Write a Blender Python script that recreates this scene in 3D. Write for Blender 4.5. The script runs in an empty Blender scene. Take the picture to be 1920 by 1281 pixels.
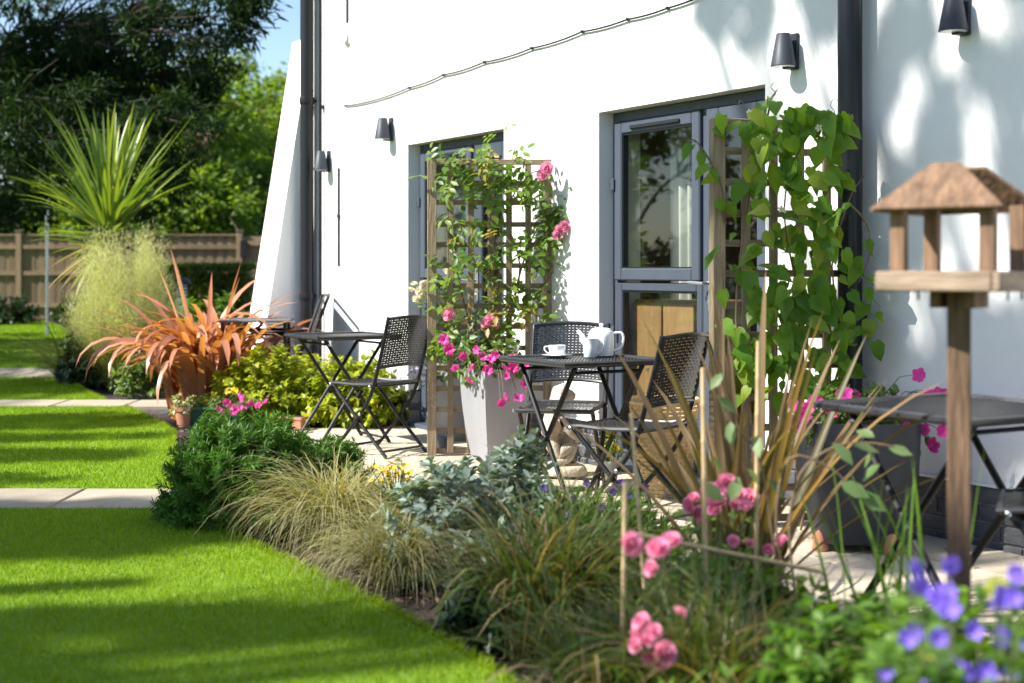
import bpy, bmesh, math, random
import numpy as np
from mathutils import Vector, Matrix
random.seed(7); rng = np.random.default_rng(7)
sc = bpy.context.scene
C = sc.collection
PI = math.pi

# ------------------------------------------------------------------ camera
F, HY, H = 2667.0, 507.0, 1.15          # focal length in photo pixels, horizon row, eye height
cam = bpy.data.cameras.new("camera"); camo = bpy.data.objects.new("camera", cam); C.objects.link(camo)
camo.location = (0, 0, H); camo.rotation_euler = (PI/2, 0, 0)
cam.sensor_fit = 'HORIZONTAL'; cam.sensor_width = 36; cam.lens = 36*F/1920
cam.shift_y = (HY-640.5)/1920; cam.clip_end = 2000; cam.clip_start = .05
cam.dof.use_dof = True; cam.dof.focus_distance = 7.3; cam.dof.aperture_fstop = 2.3
sc.camera = camo

# ------------------------------------------------------------------ light
EL = math.radians(43)
ux, uy = -.5097, .8604                   # along the house wall, away from the camera
nx, ny = -.8604, -.5097                  # out of the wall, to the garden
AZ = math.radians(14)
SX, SY = nx*math.cos(AZ)+ux*math.sin(AZ), ny*math.cos(AZ)+uy*math.sin(AZ)
world = bpy.data.worlds.new("World"); sc.world = world; world.use_nodes = True
wn = world.node_tree.nodes; bg = wn["Background"]
sky = wn.new("ShaderNodeTexSky"); sky.sky_type = 'NISHITA'; sky.sun_disc = False
sky.sun_elevation = EL; sky.sun_rotation = math.atan2(SX, SY); sky.air_density = 1.0; sky.dust_density = .6; sky.ozone_density = 2.5
world.node_tree.links.new(sky.outputs[0], bg.inputs[0]); bg.inputs[1].default_value = .085
sl = bpy.data.lights.new("sun", 'SUN'); so = bpy.data.objects.new("sun", sl); C.objects.link(so)
sl.energy = 4.6; sl.angle = math.radians(.55); sl.color = (1, .955, .87)
so.rotation_euler = Vector((SX*math.cos(EL), SY*math.cos(EL), math.sin(EL))).to_track_quat('Z', 'Y').to_euler()
so.location = (-10, -3, 14)
sc.view_settings.view_transform = 'Standard'; sc.view_settings.look = 'None'
sc.view_settings.exposure = 1.4; sc.view_settings.gamma = 1
sc.render.engine = 'CYCLES'
sc.cycles.use_denoising = True; sc.cycles.max_bounces = 8; sc.cycles.transparent_max_bounces = 12
sc.cycles.sample_clamp_indirect = 6; sc.cycles.caustics_reflective = False; sc.cycles.caustics_refractive = False

# ------------------------------------------------------------------ materials
MAT = {}
def mat(name, col, rough=.6, col2=None, scale=8, stretch=(1, 1, 1), bump=0, bscale=None, metal=0, spec=.5, detail=6, c3=None):
    if name in MAT: return MAT[name]
    m = bpy.data.materials.new(name); m.use_nodes = True; nt = m.node_tree; n = nt.nodes; L = nt.links
    p = n["Principled BSDF"]; p.inputs["Roughness"].default_value = rough; p.inputs["Metallic"].default_value = metal
    p.inputs["Specular IOR Level"].default_value = spec
    p.inputs["Base Color"].default_value = (*col, 1)
    tc = n.new("ShaderNodeTexCoord"); mp = n.new("ShaderNodeMapping"); mp.inputs["Scale"].default_value = stretch
    L.new(tc.outputs["Object"], mp.inputs[0])
    if col2:
        t = n.new("ShaderNodeTexNoise"); t.inputs["Scale"].default_value = scale; t.inputs["Detail"].default_value = detail
        t.inputs["Roughness"].default_value = .65
        L.new(mp.outputs[0], t.inputs[0])
        r = n.new("ShaderNodeValToRGB"); r.color_ramp.elements[0].position = .3; r.color_ramp.elements[1].position = .7
        r.color_ramp.elements[0].color = (*col, 1); r.color_ramp.elements[1].color = (*col2, 1)
        if c3:
            e = r.color_ramp.elements.new(.5); e.color = (*c3, 1)
        # a small change of tone from piece to piece
        oi = n.new("ShaderNodeObjectInfo"); hs = n.new("ShaderNodeHueSaturation")
        mr = n.new("ShaderNodeMapRange"); mr.inputs[3].default_value = .82; mr.inputs[4].default_value = 1.15
        L.new(oi.outputs["Random"], mr.inputs[0]); L.new(mr.outputs[0], hs.inputs["Value"])
        L.new(t.outputs["Fac"], r.inputs[0]); L.new(r.outputs[0], hs.inputs["Color"]); L.new(hs.outputs[0], p.inputs["Base Color"])
    if bump:
        t2 = n.new("ShaderNodeTexNoise"); t2.inputs["Scale"].default_value = bscale or scale*3; t2.inputs["Detail"].default_value = 5
        L.new(mp.outputs[0], t2.inputs[0])
        b = n.new("ShaderNodeBump"); b.inputs["Strength"].default_value = bump; b.inputs["Distance"].default_value = .01
        L.new(t2.outputs["Fac"], b.inputs["Height"]); L.new(b.outputs[0], p.inputs["Normal"])
    MAT[name] = m; return m

def leafmat(name, c1, c2, trans=.35, rough=.45, tcol=None, spec=.4):
    """leaf: glossy cuticle over a body that lets light through; tone varies leaf by leaf"""
    if name in MAT: return MAT[name]
    m = bpy.data.materials.new(name); m.use_nodes = True; nt = m.node_tree; n = nt.nodes; L = nt.links
    p = n["Principled BSDF"]; p.inputs["Roughness"].default_value = rough; p.inputs["Specular IOR Level"].default_value = spec
    a = n.new("ShaderNodeAttribute"); a.attribute_name = "v"
    oi = n.new("ShaderNodeObjectInfo"); ad = n.new("ShaderNodeMath"); ad.operation = 'ADD'
    fr = n.new("ShaderNodeMath"); fr.operation = 'FRACT'
    L.new(a.outputs["Fac"], ad.inputs[0]); L.new(oi.outputs["Random"], ad.inputs[1]); L.new(ad.outputs[0], fr.inputs[0])
    r = n.new("ShaderNodeValToRGB"); r.color_ramp.elements[0].color = (*c1, 1); r.color_ramp.elements[1].color = (*c2, 1)
    L.new(fr.outputs[0], r.inputs[0]); L.new(r.outputs[0], p.inputs["Base Color"])
    t = n.new("ShaderNodeBsdfTranslucent")
    if tcol:
        t.inputs[0].default_value = (*tcol, 1)
    else:
        g = n.new("ShaderNodeMix"); g.data_type = 'RGBA'; g.blend_type = 'MULTIPLY'; g.inputs[0].default_value = 1
        g.inputs[7].default_value = (1.6, 1.5, .5, 1)
        L.new(r.outputs[0], g.inputs[6]); L.new(g.outputs[2], t.inputs[0])
    mx = n.new("ShaderNodeMixShader"); mx.inputs[0].default_value = trans
    L.new(p.outputs[0], mx.inputs[1]); L.new(t.outputs[0], mx.inputs[2]); L.new(mx.outputs[0], n["Material Output"].inputs[0])
    MAT[name] = m; return m

def glassmat():
    m = bpy.data.materials.new("window_glass"); m.use_nodes = True; nt = m.node_tree; n = nt.nodes; L = nt.links
    n.remove(n["Principled BSDF"])
    t = n.new("ShaderNodeBsdfTransparent"); t.inputs[0].default_value = (.86, .9, .88, 1)
    g = n.new("ShaderNodeBsdfGlossy"); g.inputs["Roughness"].default_value = .01
    f = n.new("ShaderNodeFresnel")                       # the same reflectance from either side of the sheet
    ge = n.new("ShaderNodeNewGeometry"); mr = n.new("ShaderNodeMapRange"); mr.inputs[3].default_value = 1.52; mr.inputs[4].default_value = 1/1.52
    L.new(ge.outputs["Backfacing"], mr.inputs[0]); L.new(mr.outputs[0], f.inputs[0])
    mx = n.new("ShaderNodeMixShader"); L.new(f.outputs[0], mx.inputs[0]); L.new(t.outputs[0], mx.inputs[1]); L.new(g.outputs[0], mx.inputs[2])
    L.new(mx.outputs[0], n["Material Output"].inputs[0]); return m

M_render = mat("white_render", (.78, .78, .77), .9, (.83, .83, .82), 3, bump=.25, bscale=160)
M_anth = mat("grey_window_frame", (.05, .062, .085), .4, (.058, .072, .095), 2, spec=.4)
M_black = mat("black_paint", (.012, .013, .016), .35)
M_pipe = mat("black_pipe", (.007, .008, .01), .35, (.01, .011, .014), 4, spec=.35)
M_lamp = mat("lamp_grey", (.03, .036, .047), .5, (.034, .04, .052), 5, spec=.3)
M_glass = glassmat()
M_rattan = mat("black_rattan", (.012, .012, .014), .38, (.03, .03, .034), 30, spec=.55)
M_tube = mat("black_steel", (.006, .0065, .008), .45, (.01, .011, .013), 12, spec=.3)
M_bolt = mat("bright_steel", (.6, .6, .6), .3, metal=1)
M_wood = mat("weathered_timber", (.17, .125, .075), .8, (.33, .26, .17), 7, (5, 5, .5), .5, 20, c3=(.24, .18, .11))
M_woodh = mat("weathered_timber_rail", (.17, .125, .075), .8, (.33, .26, .17), 7, (.5, 5, 5), .5, 20, c3=(.24, .18, .11))
M_bird = mat("brown_timber", (.06, .034, .02), .8, (.25, .15, .09), 9, (4, 4, .5), .7, 25, c3=(.15, .085, .048))
M_birdl = mat("pale_timber", (.13, .09, .06), .8, (.34, .25, .18), 9, (.5, 2, 4), .5, 30)
M_fence = mat("fence_timber", (.17, .12, .07), .85, (.28, .2, .12), 6, (4, 4, .3), .4, 15)
M_slab = mat("buff_paving", (.4, .34, .25), .85, (.52, .45, .35), 5, bump=.5, bscale=90)
M_paver = mat("path_paving", (.25, .21, .155), .85, (.34, .29, .22), 5, bump=.5, bscale=90)
M_soil = mat("dark_soil", (.018, .011, .007), .95, (.05, .031, .02), 14, bump=1, bscale=60)
M_bark = leafmat("bark_chips", (.025, .015, .009), (.15, .1, .065), 0, .9)
M_brick = mat("engineering_brick", (.035, .04, .05), .6, (.12, .125, .135), 6, (1, 1, 3), .4, 50)
M_mortar = mat("mortar", (.2, .19, .18), .95, (.28, .27, .25), 20, bump=.4)
M_silver = mat("silver_planter", (.2, .205, .22), .38, (.26, .265, .28), 3, (1, 1, .4), .1, 20)
M_slate = mat("slate_planter", (.014, .017, .024), .5, (.024, .028, .037), 4, bump=.15, bscale=40)
M_terra = mat("terracotta", (.42, .17, .09), .85, (.5, .24, .15), 8, bump=.2)
M_green = mat("green_plastic", (.008, .12, .06), .3, (.01, .15, .08), 4)
M_trough = mat("dark_green_trough", (.012, .06, .045), .4, (.02, .085, .06), 5)
M_china = mat("white_china", (.78, .8, .82), .12)
M_stone = mat("pale_stone", (.42, .35, .26), .9, (.62, .55, .44), 14, bump=.8, bscale=70, c3=(.5, .42, .33))
M_wicker = mat("golden_wicker", (.5, .33, .14), .6, (.68, .49, .25), 40)
M_cane = mat("bamboo_cane", (.4, .27, .13), .6, (.52, .38, .22), 9, (4, 4, .6), .2)
M_barktree = mat("tree_bark", (.05, .033, .022), .95, (.11, .075, .052), 6, (3, 3, .6), .9, 12)
M_stem = mat("green_stem", (.07, .11, .03), .6, (.12, .13, .05), 9)
M_twig = mat("brown_twig", (.12, .075, .04), .8, (.2, .14, .08), 9)
M_metal = mat("brushed_metal", (.55, .56, .58), .3, metal=.9)
M_curtain = mat("curtain_cloth", (.48, .47, .45), .9, (.55, .54, .52), 3)
M_room = mat("room_wall", (.3, .27, .23), .9, (.33, .3, .26), 2)
M_roomfloor = mat("room_floor", (.3, .15, .06), .5, (.42, .23, .1), 3, (1, 6, 1))
M_lens = mat("lamp_lens", (.7, .72, .72), .3)
M_sling = mat("grey_sling_cloth", (.1, .105, .115), .7, (.13, .135, .145), 60)
M_pot = mat("grey_pot", (.1, .11, .125), .6, (.13, .14, .155), 8)
M_white = mat("white_paint", (.75, .75, .73), .6, (.8, .8, .78), 5)
M_roof = mat("red_roof_tile", (.14, .05, .04), .8, (.22, .09, .075), 30, (1, 1, 1), .4)
M_housew = mat("house_wall", (.55, .56, .58), .8, (.62, .63, .64), 2)

L_lawn = leafmat("lawn_blades", (.13, .23, .006), (.27, .38, .014), .35, .55, spec=.2)
L_rose = leafmat("rose_leaf", (.06, .14, .018), (.15, .24, .03), .42, .42)
L_roseY = leafmat("rose_leaf_young", (.2, .24, .02), (.3, .2, .05), .45, .42)
L_honey = leafmat("honeysuckle_leaf", (.07, .17, .014), (.17, .3, .032), .45, .45, spec=.25)
L_pet = leafmat("petunia_leaf", (.08, .15, .03), (.16, .22, .05), .4, .5)
L_lime = leafmat("lime_shrub_leaf", (.17, .27, .012), (.45, .46, .03), .42, .38)
L_rosem = leafmat("dark_needle_leaf", (.03, .1, .008), (.09, .2, .02), .3, .5, spec=.25)
L_straw = leafmat("straw_blade", (.15, .16, .05), (.38, .34, .17), .35, .5)
L_silv = leafmat("silver_leaf", (.13, .19, .14), (.3, .37, .31), .2, .6)
L_carex = leafmat("bronze_green_blade", (.04, .11, .012), (.16, .15, .045), .32, .45)
L_orange = leafmat("orange_strap_leaf", (.3, .1, .045), (.56, .27, .17), .3, .33, spec=.6)
L_bronze = leafmat("bronze_strap_leaf", (.09, .085, .03), (.3, .19, .11), .35, .42, spec=.3)
L_cord = leafmat("cordyline_leaf", (.07, .15, .02), (.26, .34, .06), .34, .32, spec=.6)
L_cordd = leafmat("cordyline_dead_leaf", (.3, .24, .12), (.42, .36, .2), .3, .5)
L_stipa = leafmat("stipa_plume", (.34, .38, .17), (.6, .6, .36), .4, .6)
L_green = leafmat("fresh_green_leaf", (.05, .13, .012), (.13, .24, .03), .42, .45, spec=.3)
L_dark = leafmat("dark_evergreen_leaf", (.012, .035, .01), (.03, .07, .018), .25, .4)
L_conif = leafmat("conifer_spray", (.008, .024, .007), (.024, .055, .013), .25, .7, spec=.15)
L_dec = leafmat("deciduous_leaf", (.08, .16, .018), (.2, .3, .045), .5, .5)
L_dec2 = leafmat("deciduous_leaf_dark", (.025, .06, .01), (.05, .1, .016), .4, .45)
L_box = leafmat("box_hedge_leaf", (.06, .11, .012), (.13, .19, .02), .35, .45)
P_mag = leafmat("magenta_petal", (.5, .008, .19), (.8, .09, .42), .3, .5, (.8, .06, .36))
P_pink = leafmat("pink_petal", (.8, .24, .42), (.86, .44, .58), .35, .5, (.9, .36, .52))
P_hot = leafmat("rose_pink_petal", (.78, .24, .42), (.86, .5, .62), .35, .5, (.9, .42, .55))
P_pur = leafmat("purple_petal", (.16, .09, .6), (.27, .17, .75), .35, .5, (.3, .18, .85))
P_pale = leafmat("pale_flower_eye", (.7, .6, .72), (.8, .7, .8), .2, .5)
P_yel = leafmat("yellow_petal", (.68, .46, .01), (.8, .6, .02), .3, .5, (.85, .6, .02))
P_cream = leafmat("cream_petal", (.72, .68, .5), (.8, .76, .62), .3, .5, (.85, .8, .6))
P_dk = leafmat("dark_flower_eye", (.07, .012, .02), (.1, .02, .03), 0, .6)
P_lav = leafmat("lavender_floret", (.3, .25, .5), (.45, .4, .6), .2, .6)

# ------------------------------------------------------------------ mesh helpers
def G(px, py, z=0.0):
    """ground (or height z) point seen at photo pixel px, py"""
    Y = F*(H-z)/(py-HY); return Vector(((px-960)*Y/F, Y, z))
def A(px, py, Y):
    return Vector(((px-960)*Y/F, Y, H-(py-HY)*Y/F))
def wallY(px): return 14606/(px+620)
WY0 = wallY(1123); WX0 = 5.476-.5924*WY0
WROT = math.atan2(-.8604, .5097)
def wl(px): return (WY0-wallY(px))*1.1623        # wall-local x of a photo column
def wz(px, py): return H+(HY-py)/(.1826*(px+620))
def wp(x, y=0, z=0):                             # wall-local to world; y < 0 is out in the garden
    return Vector((WX0+x*.5097+y*.8604, WY0-x*.8604+y*.5097, z))

def thing(name, label, cat, loc=(0, 0, 0), rz=0, group=None):
    o = bpy.data.objects.new(name, None); C.objects.link(o); o.empty_display_size = .1
    o.location = loc; o.rotation_euler = (0, 0, rz); o["label"] = label; o["category"] = cat
    if group: o["group"] = group
    return o
def tag(o, label, cat, group=None):
    o["label"] = label; o["category"] = cat
    if group: o["group"] = group
    return o
def link(name, me, parent=None, loc=None, rot=None, scale=None, kind=None):
    o = bpy.data.objects.new(name, me); C.objects.link(o)
    if parent: o.parent = parent
    if loc is not None: o.location = loc
    if rot is not None: o.rotation_euler = rot
    if scale is not None: o.scale = scale if hasattr(scale, '__len__') else (scale,)*3
    if kind: o["kind"] = kind
    return o

class MB:
    def __init__(s): s.v = []; s.f = []
    def add(s, vs, fs):
        k = len(s.v); s.v += [tuple(p) for p in vs]; s.f += [tuple(i+k for i in f) for f in fs]; return s
    def box(s, x0, x1, y0, y1, z0, z1):
        return s.add([(x0, y0, z0), (x1, y0, z0), (x1, y1, z0), (x0, y1, z0), (x0, y0, z1), (x1, y0, z1), (x1, y1, z1), (x0, y1, z1)],
                     [(3, 2, 1, 0), (4, 5, 6, 7), (0, 1, 5, 4), (1, 2, 6, 5), (2, 3, 7, 6), (3, 0, 4, 7)])
    def prism(s, poly, z0, z1):
        n = len(poly)
        return s.add([(p[0], p[1], z0) for p in poly]+[(p[0], p[1], z1) for p in poly],
                     [tuple(range(n-1, -1, -1)), tuple(range(n, 2*n))]+[(i, (i+1) % n, (i+1) % n+n, i+n) for i in range(n)])
    def tube(s, pts, r, n=8, cap=True, flat=1):
        pts = [Vector(p) for p in pts]; m = len(pts); rs = r if hasattr(r, '__len__') else [r]*m
        vs = []; prev = None
        for i, p in enumerate(pts):
            d = (pts[min(i+1, m-1)]-pts[max(i-1, 0)]).normalized()
            if prev is None:
                a = Vector((1, 0, 0)) if abs(d.x) < .8 else Vector((0, 1, 0))
            else: a = prev
            a = (a-d*a.dot(d)).normalized(); b = d.cross(a); prev = a
            for k in range(n):
                t = 2*PI*k/n; vs.append(p+a*(math.cos(t)*rs[i]*flat)+b*(math.sin(t)*rs[i]))
        fs = [(i*n+k, i*n+(k+1) % n, (i+1)*n+(k+1) % n, (i+1)*n+k) for i in range(m-1) for k in range(n)]
        if cap: fs += [tuple(range(n-1, -1, -1)), tuple(range((m-1)*n, m*n))]
        return s.add(vs, fs)
    def lathe(s, prof, n=24, c=(0, 0, 0), sq=None, rot=0):
        vs = []
        for r, z in prof:
            for k in range(n):
                t = 2*PI*k/n+rot; q = 1
                if sq: q = 1/(abs(math.cos(t))**sq+abs(math.sin(t))**sq)**(1/sq)
                vs.append((c[0]+r*q*math.cos(t), c[1]+r*q*math.sin(t), c[2]+z))
        m = len(prof)
        fs = [(i*n+k, i*n+(k+1) % n, (i+1)*n+(k+1) % n, (i+1)*n+k) for i in range(m-1) for k in range(n)]
        fs += [tuple(range(n-1, -1, -1)), tuple(range((m-1)*n, m*n))]
        return s.add(vs, fs)
    def mesh(s, name, m, smooth=False, bevel=0):
        me = bpy.data.meshes.new(name); me.from_pydata(s.v, [], s.f); me.materials.append(m)
        if bevel:
            bm = bmesh.new(); bm.from_mesh(me)
            bmesh.ops.bevel(bm, geom=bm.edges[:], offset=bevel, segments=1, affect='EDGES', clamp_overlap=True)
            bm.to_mesh(me); bm.free()
        if smooth:
            me.polygons.foreach_set("use_smooth", [True]*len(me.polygons))
            me.set_sharp_from_angle(angle=math.radians(45))
        return me
    def build(s, name, m, parent=None, smooth=False, bevel=0, kind=None, **k):
        return link(name, s.mesh(name, m, smooth, bevel), parent, kind=kind, **k)

def np_mesh(name, V, Fc, m, attr=None, smooth=False):
    """V (n,3), Fc (m,k) int, attr (n,) float"""
    me = bpy.data.meshes.new(name); V = np.ascontiguousarray(V, np.float32); Fc = np.ascontiguousarray(Fc, np.int32)
    me.vertices.add(len(V)); me.vertices.foreach_set("co", V.ravel())
    k = Fc.shape[1]; me.loops.add(Fc.size); me.loops.foreach_set("vertex_index", Fc.ravel())
    me.polygons.add(len(Fc)); me.polygons.foreach_set("loop_start", np.arange(len(Fc), dtype=np.int32)*k)
    me.update(calc_edges=True)
    if attr is not None:
        a = me.attributes.new("v", 'FLOAT', 'POINT'); a.data.foreach_set("value", np.ascontiguousarray(attr, np.float32))
    if smooth: me.polygons.foreach_set("use_smooth", [True]*len(Fc))
    me.materials.append(m); return me

LEAF4 = (np.array([(0, 0, 0), (.42, .24, .07), (1, 0, -.04), (.42, -.24, .07)]), np.array([(0, 2, 1), (0, 3, 2)]))
LEAFN = (np.array([(0, 0, 0), (.45, .1, .03), (1, 0, 0), (.45, -.1, .03)]), np.array([(0, 2, 1), (0, 3, 2)]))
NEED = (np.array([(0, .045, 0), (0, -.045, 0), (1, 0, 0)]), np.array([(0, 1, 2)]))
NEEDW = (np.array([(0, .03, 0), (0, -.03, 0), (.5, .075, 0), (.5, -.075, 0), (1, 0, 0)]), np.array([(0, 1, 3), (0, 3, 2), (2, 3, 4)]))
LEAF8 = (np.array([(0, 0, 0), (.25, .2, .05), (.25, 0, -.01), (.25, -.2, .05), (.6, .24, .03), (.6, 0, -.02), (.6, -.24, .03), (1, 0, -.1)]),
         np.array([(0, 2, 1), (0, 3, 2), (1, 2, 5), (1, 5, 4), (2, 3, 6), (2, 6, 5), (4, 5, 7), (5, 6, 7)]))
HEART = (np.array([(.03, 0, -.01), (-.06, .16, .03), (.08, .34, .07), (.36, .4, .06), (.68, .24, .02), (1, 0, -.12), (.36, 0, -.03), (.68, 0, -.05),
                   (-.06, -.16, .03), (.08, -.34, .07), (.36, -.4, .06), (.68, -.24, .02)]),
         np.array([(0, 2, 1), (0, 6, 2), (6, 3, 2), (6, 7, 3), (7, 4, 3), (7, 5, 4), (0, 8, 9), (0, 9, 6), (6, 9, 10), (6, 10, 7), (7, 10, 11), (7, 11, 5)]))
def nrm(a): return a/np.maximum(np.linalg.norm(a, axis=-1, keepdims=True), 1e-9)
def frames(d, n):
    d = nrm(d); n = nrm(n-d*np.sum(n*d, -1, keepdims=True)); y = np.cross(n, d)
    return np.stack([d, y, n], -1)
def leaves(tmpl, P, d, n, S):
    tv, tf = tmpl; R = frames(d, n); N = len(P); S = np.broadcast_to(np.asarray(S, float), (N,))
    V = P[:, None, :]+np.einsum('nij,kj->nki', R, tv)*S[:, None, None]
    Fc = tf[None]+(np.arange(N)*len(tv))[:, None, None]
    return V.reshape(-1, 3), Fc.reshape(-1, tf.shape[1]), np.repeat(rng.random(N), len(tv))
def join(parts):
    V = []; Fc = []; At = []; k = 0
    for v, f, a in parts:
        V.append(v); Fc.append(f+k); At.append(a); k += len(v)
    return np.concatenate(V), np.concatenate(Fc), np.concatenate(At)
def rdir(N): return nrm(rng.normal(size=(N, 3)))

def straps(N, L, w, e0, bend, az=None, K=7, base_r=.05, p=1.5, fold=.25, wp_=.7, base=None, twist=.4):
    """N arching blades as triangles; L, w, e0, bend are (lo, hi)"""
    U = lambda r: rng.uniform(r[0], r[1], N)
    L, w, e0, bend = U(L), U(w), U(e0), U(bend)
    if az is None: az = rng.uniform(0, 2*PI, N)
    s = np.linspace(0, 1, K+1)
    e = e0[:, None]-bend[:, None]*s[None]**p
    ds = L[:, None]/K
    r = np.concatenate([np.zeros((N, 1)), np.cumsum(np.cos((e[:, 1:]+e[:, :-1])/2)*ds, 1)], 1)
    z = np.concatenate([np.zeros((N, 1)), np.cumsum(np.sin((e[:, 1:]+e[:, :-1])/2)*ds, 1)], 1)
    ca, sa = np.cos(az)[:, None], np.sin(az)[:, None]
    br = base_r*np.sqrt(rng.random(N)); ba = rng.uniform(0, 2*PI, N)
    P = np.stack([r*ca+(br*np.cos(ba))[:, None], r*sa+(br*np.sin(ba))[:, None], z], -1)
    if base is not None: P += base[:, None, :]
    tw = rng.normal(0, twist, N)[:, None]*s[None]
    up = np.stack([-np.sin(e)*ca, -np.sin(e)*sa, np.cos(e)], -1)
    sd = np.stack([-sa+0*e, ca+0*e, 0*e], -1)
    side = sd*np.cos(tw)[..., None]+up*np.sin(tw)[..., None]
    nor = up*np.cos(tw)[..., None]-sd*np.sin(tw)[..., None]
    wd = w[:, None]*np.minimum(1, .55+s*2)*np.clip((1-s), 0, 1)**wp_*1.1
    wd[:, -1] = .0005
    hw = wd[..., None]/2
    V = np.stack([P+side*hw+nor*hw*fold, P, P-side*hw+nor*hw*fold], 2)     # N,K+1,3,3
    idx = np.arange(N*(K+1)*3).reshape(N, K+1, 3)
    a, b, c, d = idx[:, :-1, :-1], idx[:, :-1, 1:], idx[:, 1:, 1:], idx[:, 1:, :-1]
    q = np.stack([a, b, c, d], -1).reshape(-1, 4)
    Fc = np.concatenate([q[:, [0, 1, 2]], q[:, [0, 2, 3]]])
    return V.reshape(-1, 3), Fc, np.repeat(rng.random(N), (K+1)*3)

def stems_bez(N, rx, ry, h, spread=1.0, base_r=.05, low=.25, seed_up=.5):
    """N stems from a common foot to points spread over a dome; returns P0,P1,P2"""
    az = rng.uniform(0, 2*PI, N); zz = rng.uniform(low, 1, N)
    rr = np.sqrt(np.clip(1-(zz*.93)**2, 0, 1))*rng.uniform(.7, 1.02, N)*spread
    E = np.stack([np.cos(az)*rr*rx, np.sin(az)*rr*ry, zz*h*rng.uniform(.85, 1.05, N)], -1)
    b = base_r*np.sqrt(rng.random(N)); B = np.stack([np.cos(az)*b, np.sin(az)*b, 0*b], -1)
    M = B*.5+E*np.array([.5, .5, .5]); M[:, 2] = B[:, 2]+(E[:, 2])*(.5+seed_up*rng.random(N)*.5)
    return B, M, E
def bez(B, M, E, t):
    t = t[..., None]; return (1-t)**2*B+2*t*(1-t)*M+t*t*E
def bezd(B, M, E, t):
    t = t[..., None]; return nrm(2*(1-t)*(M-B)+2*t*(E-M))
def stem_mesh(name, B, M, E, r, m, K=4, parent=None):
    N = len(B); t = np.linspace(0, 1, K+1)
    P = np.stack([bez(B, M, E, np.full(N, x)) for x in t], 1); D = np.stack([bezd(B, M, E, np.full(N, x)) for x in t], 1)
    a = nrm(np.cross(D, np.array([.3, .9, .2]))); b = np.cross(D, a); R = (r*(1-.7*t))[None, :, None]
    V = np.stack([P+R*(a*math.cos(q)+b*math.sin(q)) for q in (0, 2.094, 4.189)], 2)
    idx = np.arange(N*(K+1)*3).reshape(N, K+1, 3); f = []
    for k in range(3):
        k2 = (k+1) % 3; q = np.stack([idx[:, :-1, k], idx[:, :-1, k2], idx[:, 1:, k2], idx[:, 1:, k]], -1).reshape(-1, 4); f.append(q)
    me = np_mesh(name, V.reshape(-1, 3), np.concatenate(f), m); return link(name, me, parent, kind="stuff")

def shrub(name, label, cat, loc, rx, ry, h, N, per, size, lm, sm=None, tmpl=LEAF4, low=.2, tmin=.35, out=.7, up=.3, group=None, droop=0., rot=0, srad=.004, root=None, z0=0.):
    o = root or thing(name, label, cat, loc, rot, group)
    B, M, E = stems_bez(N, rx, ry, h, low=low)
    B[:, 2] += z0; M[:, 2] += z0; E[:, 2] += z0
    stem_mesh("stems", B, M, E, srad, sm or M_stem, parent=o)
    n = N*per; i = np.repeat(np.arange(N), per); t = tmin+(1-tmin)*rng.random(n)**.7
    P = bez(B[i], M[i], E[i], t); D = bezd(B[i], M[i], E[i], t)
    R = rdir(n); R -= D*np.sum(R*D, -1, keepdims=True)
    d = nrm(D*(1-out)+nrm(R)*out+np.array([0, 0, -droop])); nn = np.array([0, 0, 1])*up+rdir(n)*.5+nrm(P+np.array([0, 0, .1]))*.5
    v, f, a = leaves(tmpl, P, d, nn, rng.uniform(size*.65, size*1.15, n))
    link("foliage", np_mesh("foliage", v, f, lm, a), o, kind="stuff")
    return o, (B, M, E)

# ------------------------------------------------------------------ flowers and large leaves as shared meshes
def flower_mesh(name, m, r=.03, petals=5, lobes=.16, depth=.5, K=50, cup=.0):
    """funnel with rounded, slightly ruffled lobes"""
    V = [(0, 0, -r*depth)]; ph = rng.uniform(0, 6)
    for ring, q in ((.3, -.28), (.7, -.02), (1, cup)):
        for k in range(K):
            t = 2*PI*k/K; rr = ring*r*(1-lobes*1.5*ring**2*(1-abs(math.sin(petals*t/2))**.55))
            V.append((rr*math.cos(t), rr*math.sin(t), q*r+ring*r*(.07*math.sin(3*t+ph)+.05*math.sin(petals*2*t+ph)+.1*ring*math.cos(petals*t))))
    Fc = [(0, 1+k, 1+(k+1) % K) for k in range(K)]
    for g in range(2):
        for k in range(K):
            a, b = 1+g*K+k, 1+g*K+(k+1) % K; Fc += [(a, a+K, b+K), (a, b+K, b)]
    return np_mesh(name, np.array(V), np.array(Fc), m, np.full(len(V), rng.random()), True)
def rose_mesh(name, m, r=.035, n=26):
    """cupped petals packed in a spiral"""
    i = np.arange(n); a = i*2.4; q = np.sqrt(i/n); d = np.stack([np.cos(a)*(.25+q), np.sin(a)*(.25+q), 1.15-q*1.1], -1)
    P = np.stack([np.cos(a)*q*.25*r, np.sin(a)*q*.25*r, -.2*r+0*q], -1)
    tv = np.array([(0, 0, 0), (.45, .42, .18), (.5, 0, 0), (.45, -.42, .18), (.92, .36, .3), (1, 0, .22), (.92, -.36, .3)])
    tf = np.array([(0, 2, 1), (0, 3, 2), (1, 2, 5), (1, 5, 4), (2, 3, 6), (2, 6, 5)])
    nn = np.stack([-np.cos(a), -np.sin(a), .5+0*a], -1)
    v, f, at = leaves((tv, tf), P, d, nn, r*1.15)
    return np_mesh(name, v, f, m, at, True)
def leaf_obj_mesh(name, tmpl, m, s=1, sub=0):
    v, f = tmpl; return np_mesh(name, v*s, f, m, np.zeros(len(v)), True)
FL_mag = [flower_mesh("petunia_flower", P_mag, .033, depth=.7), flower_mesh("petunia_flower", P_mag, .029, depth=.4, cup=.15)]
FL_pur = [flower_mesh("geranium_flower", P_pur, .019, 5, .25, .25, cup=.12), flower_mesh("geranium_flower", P_pur, .017, 5, .25, .2, cup=.35)]
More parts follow.
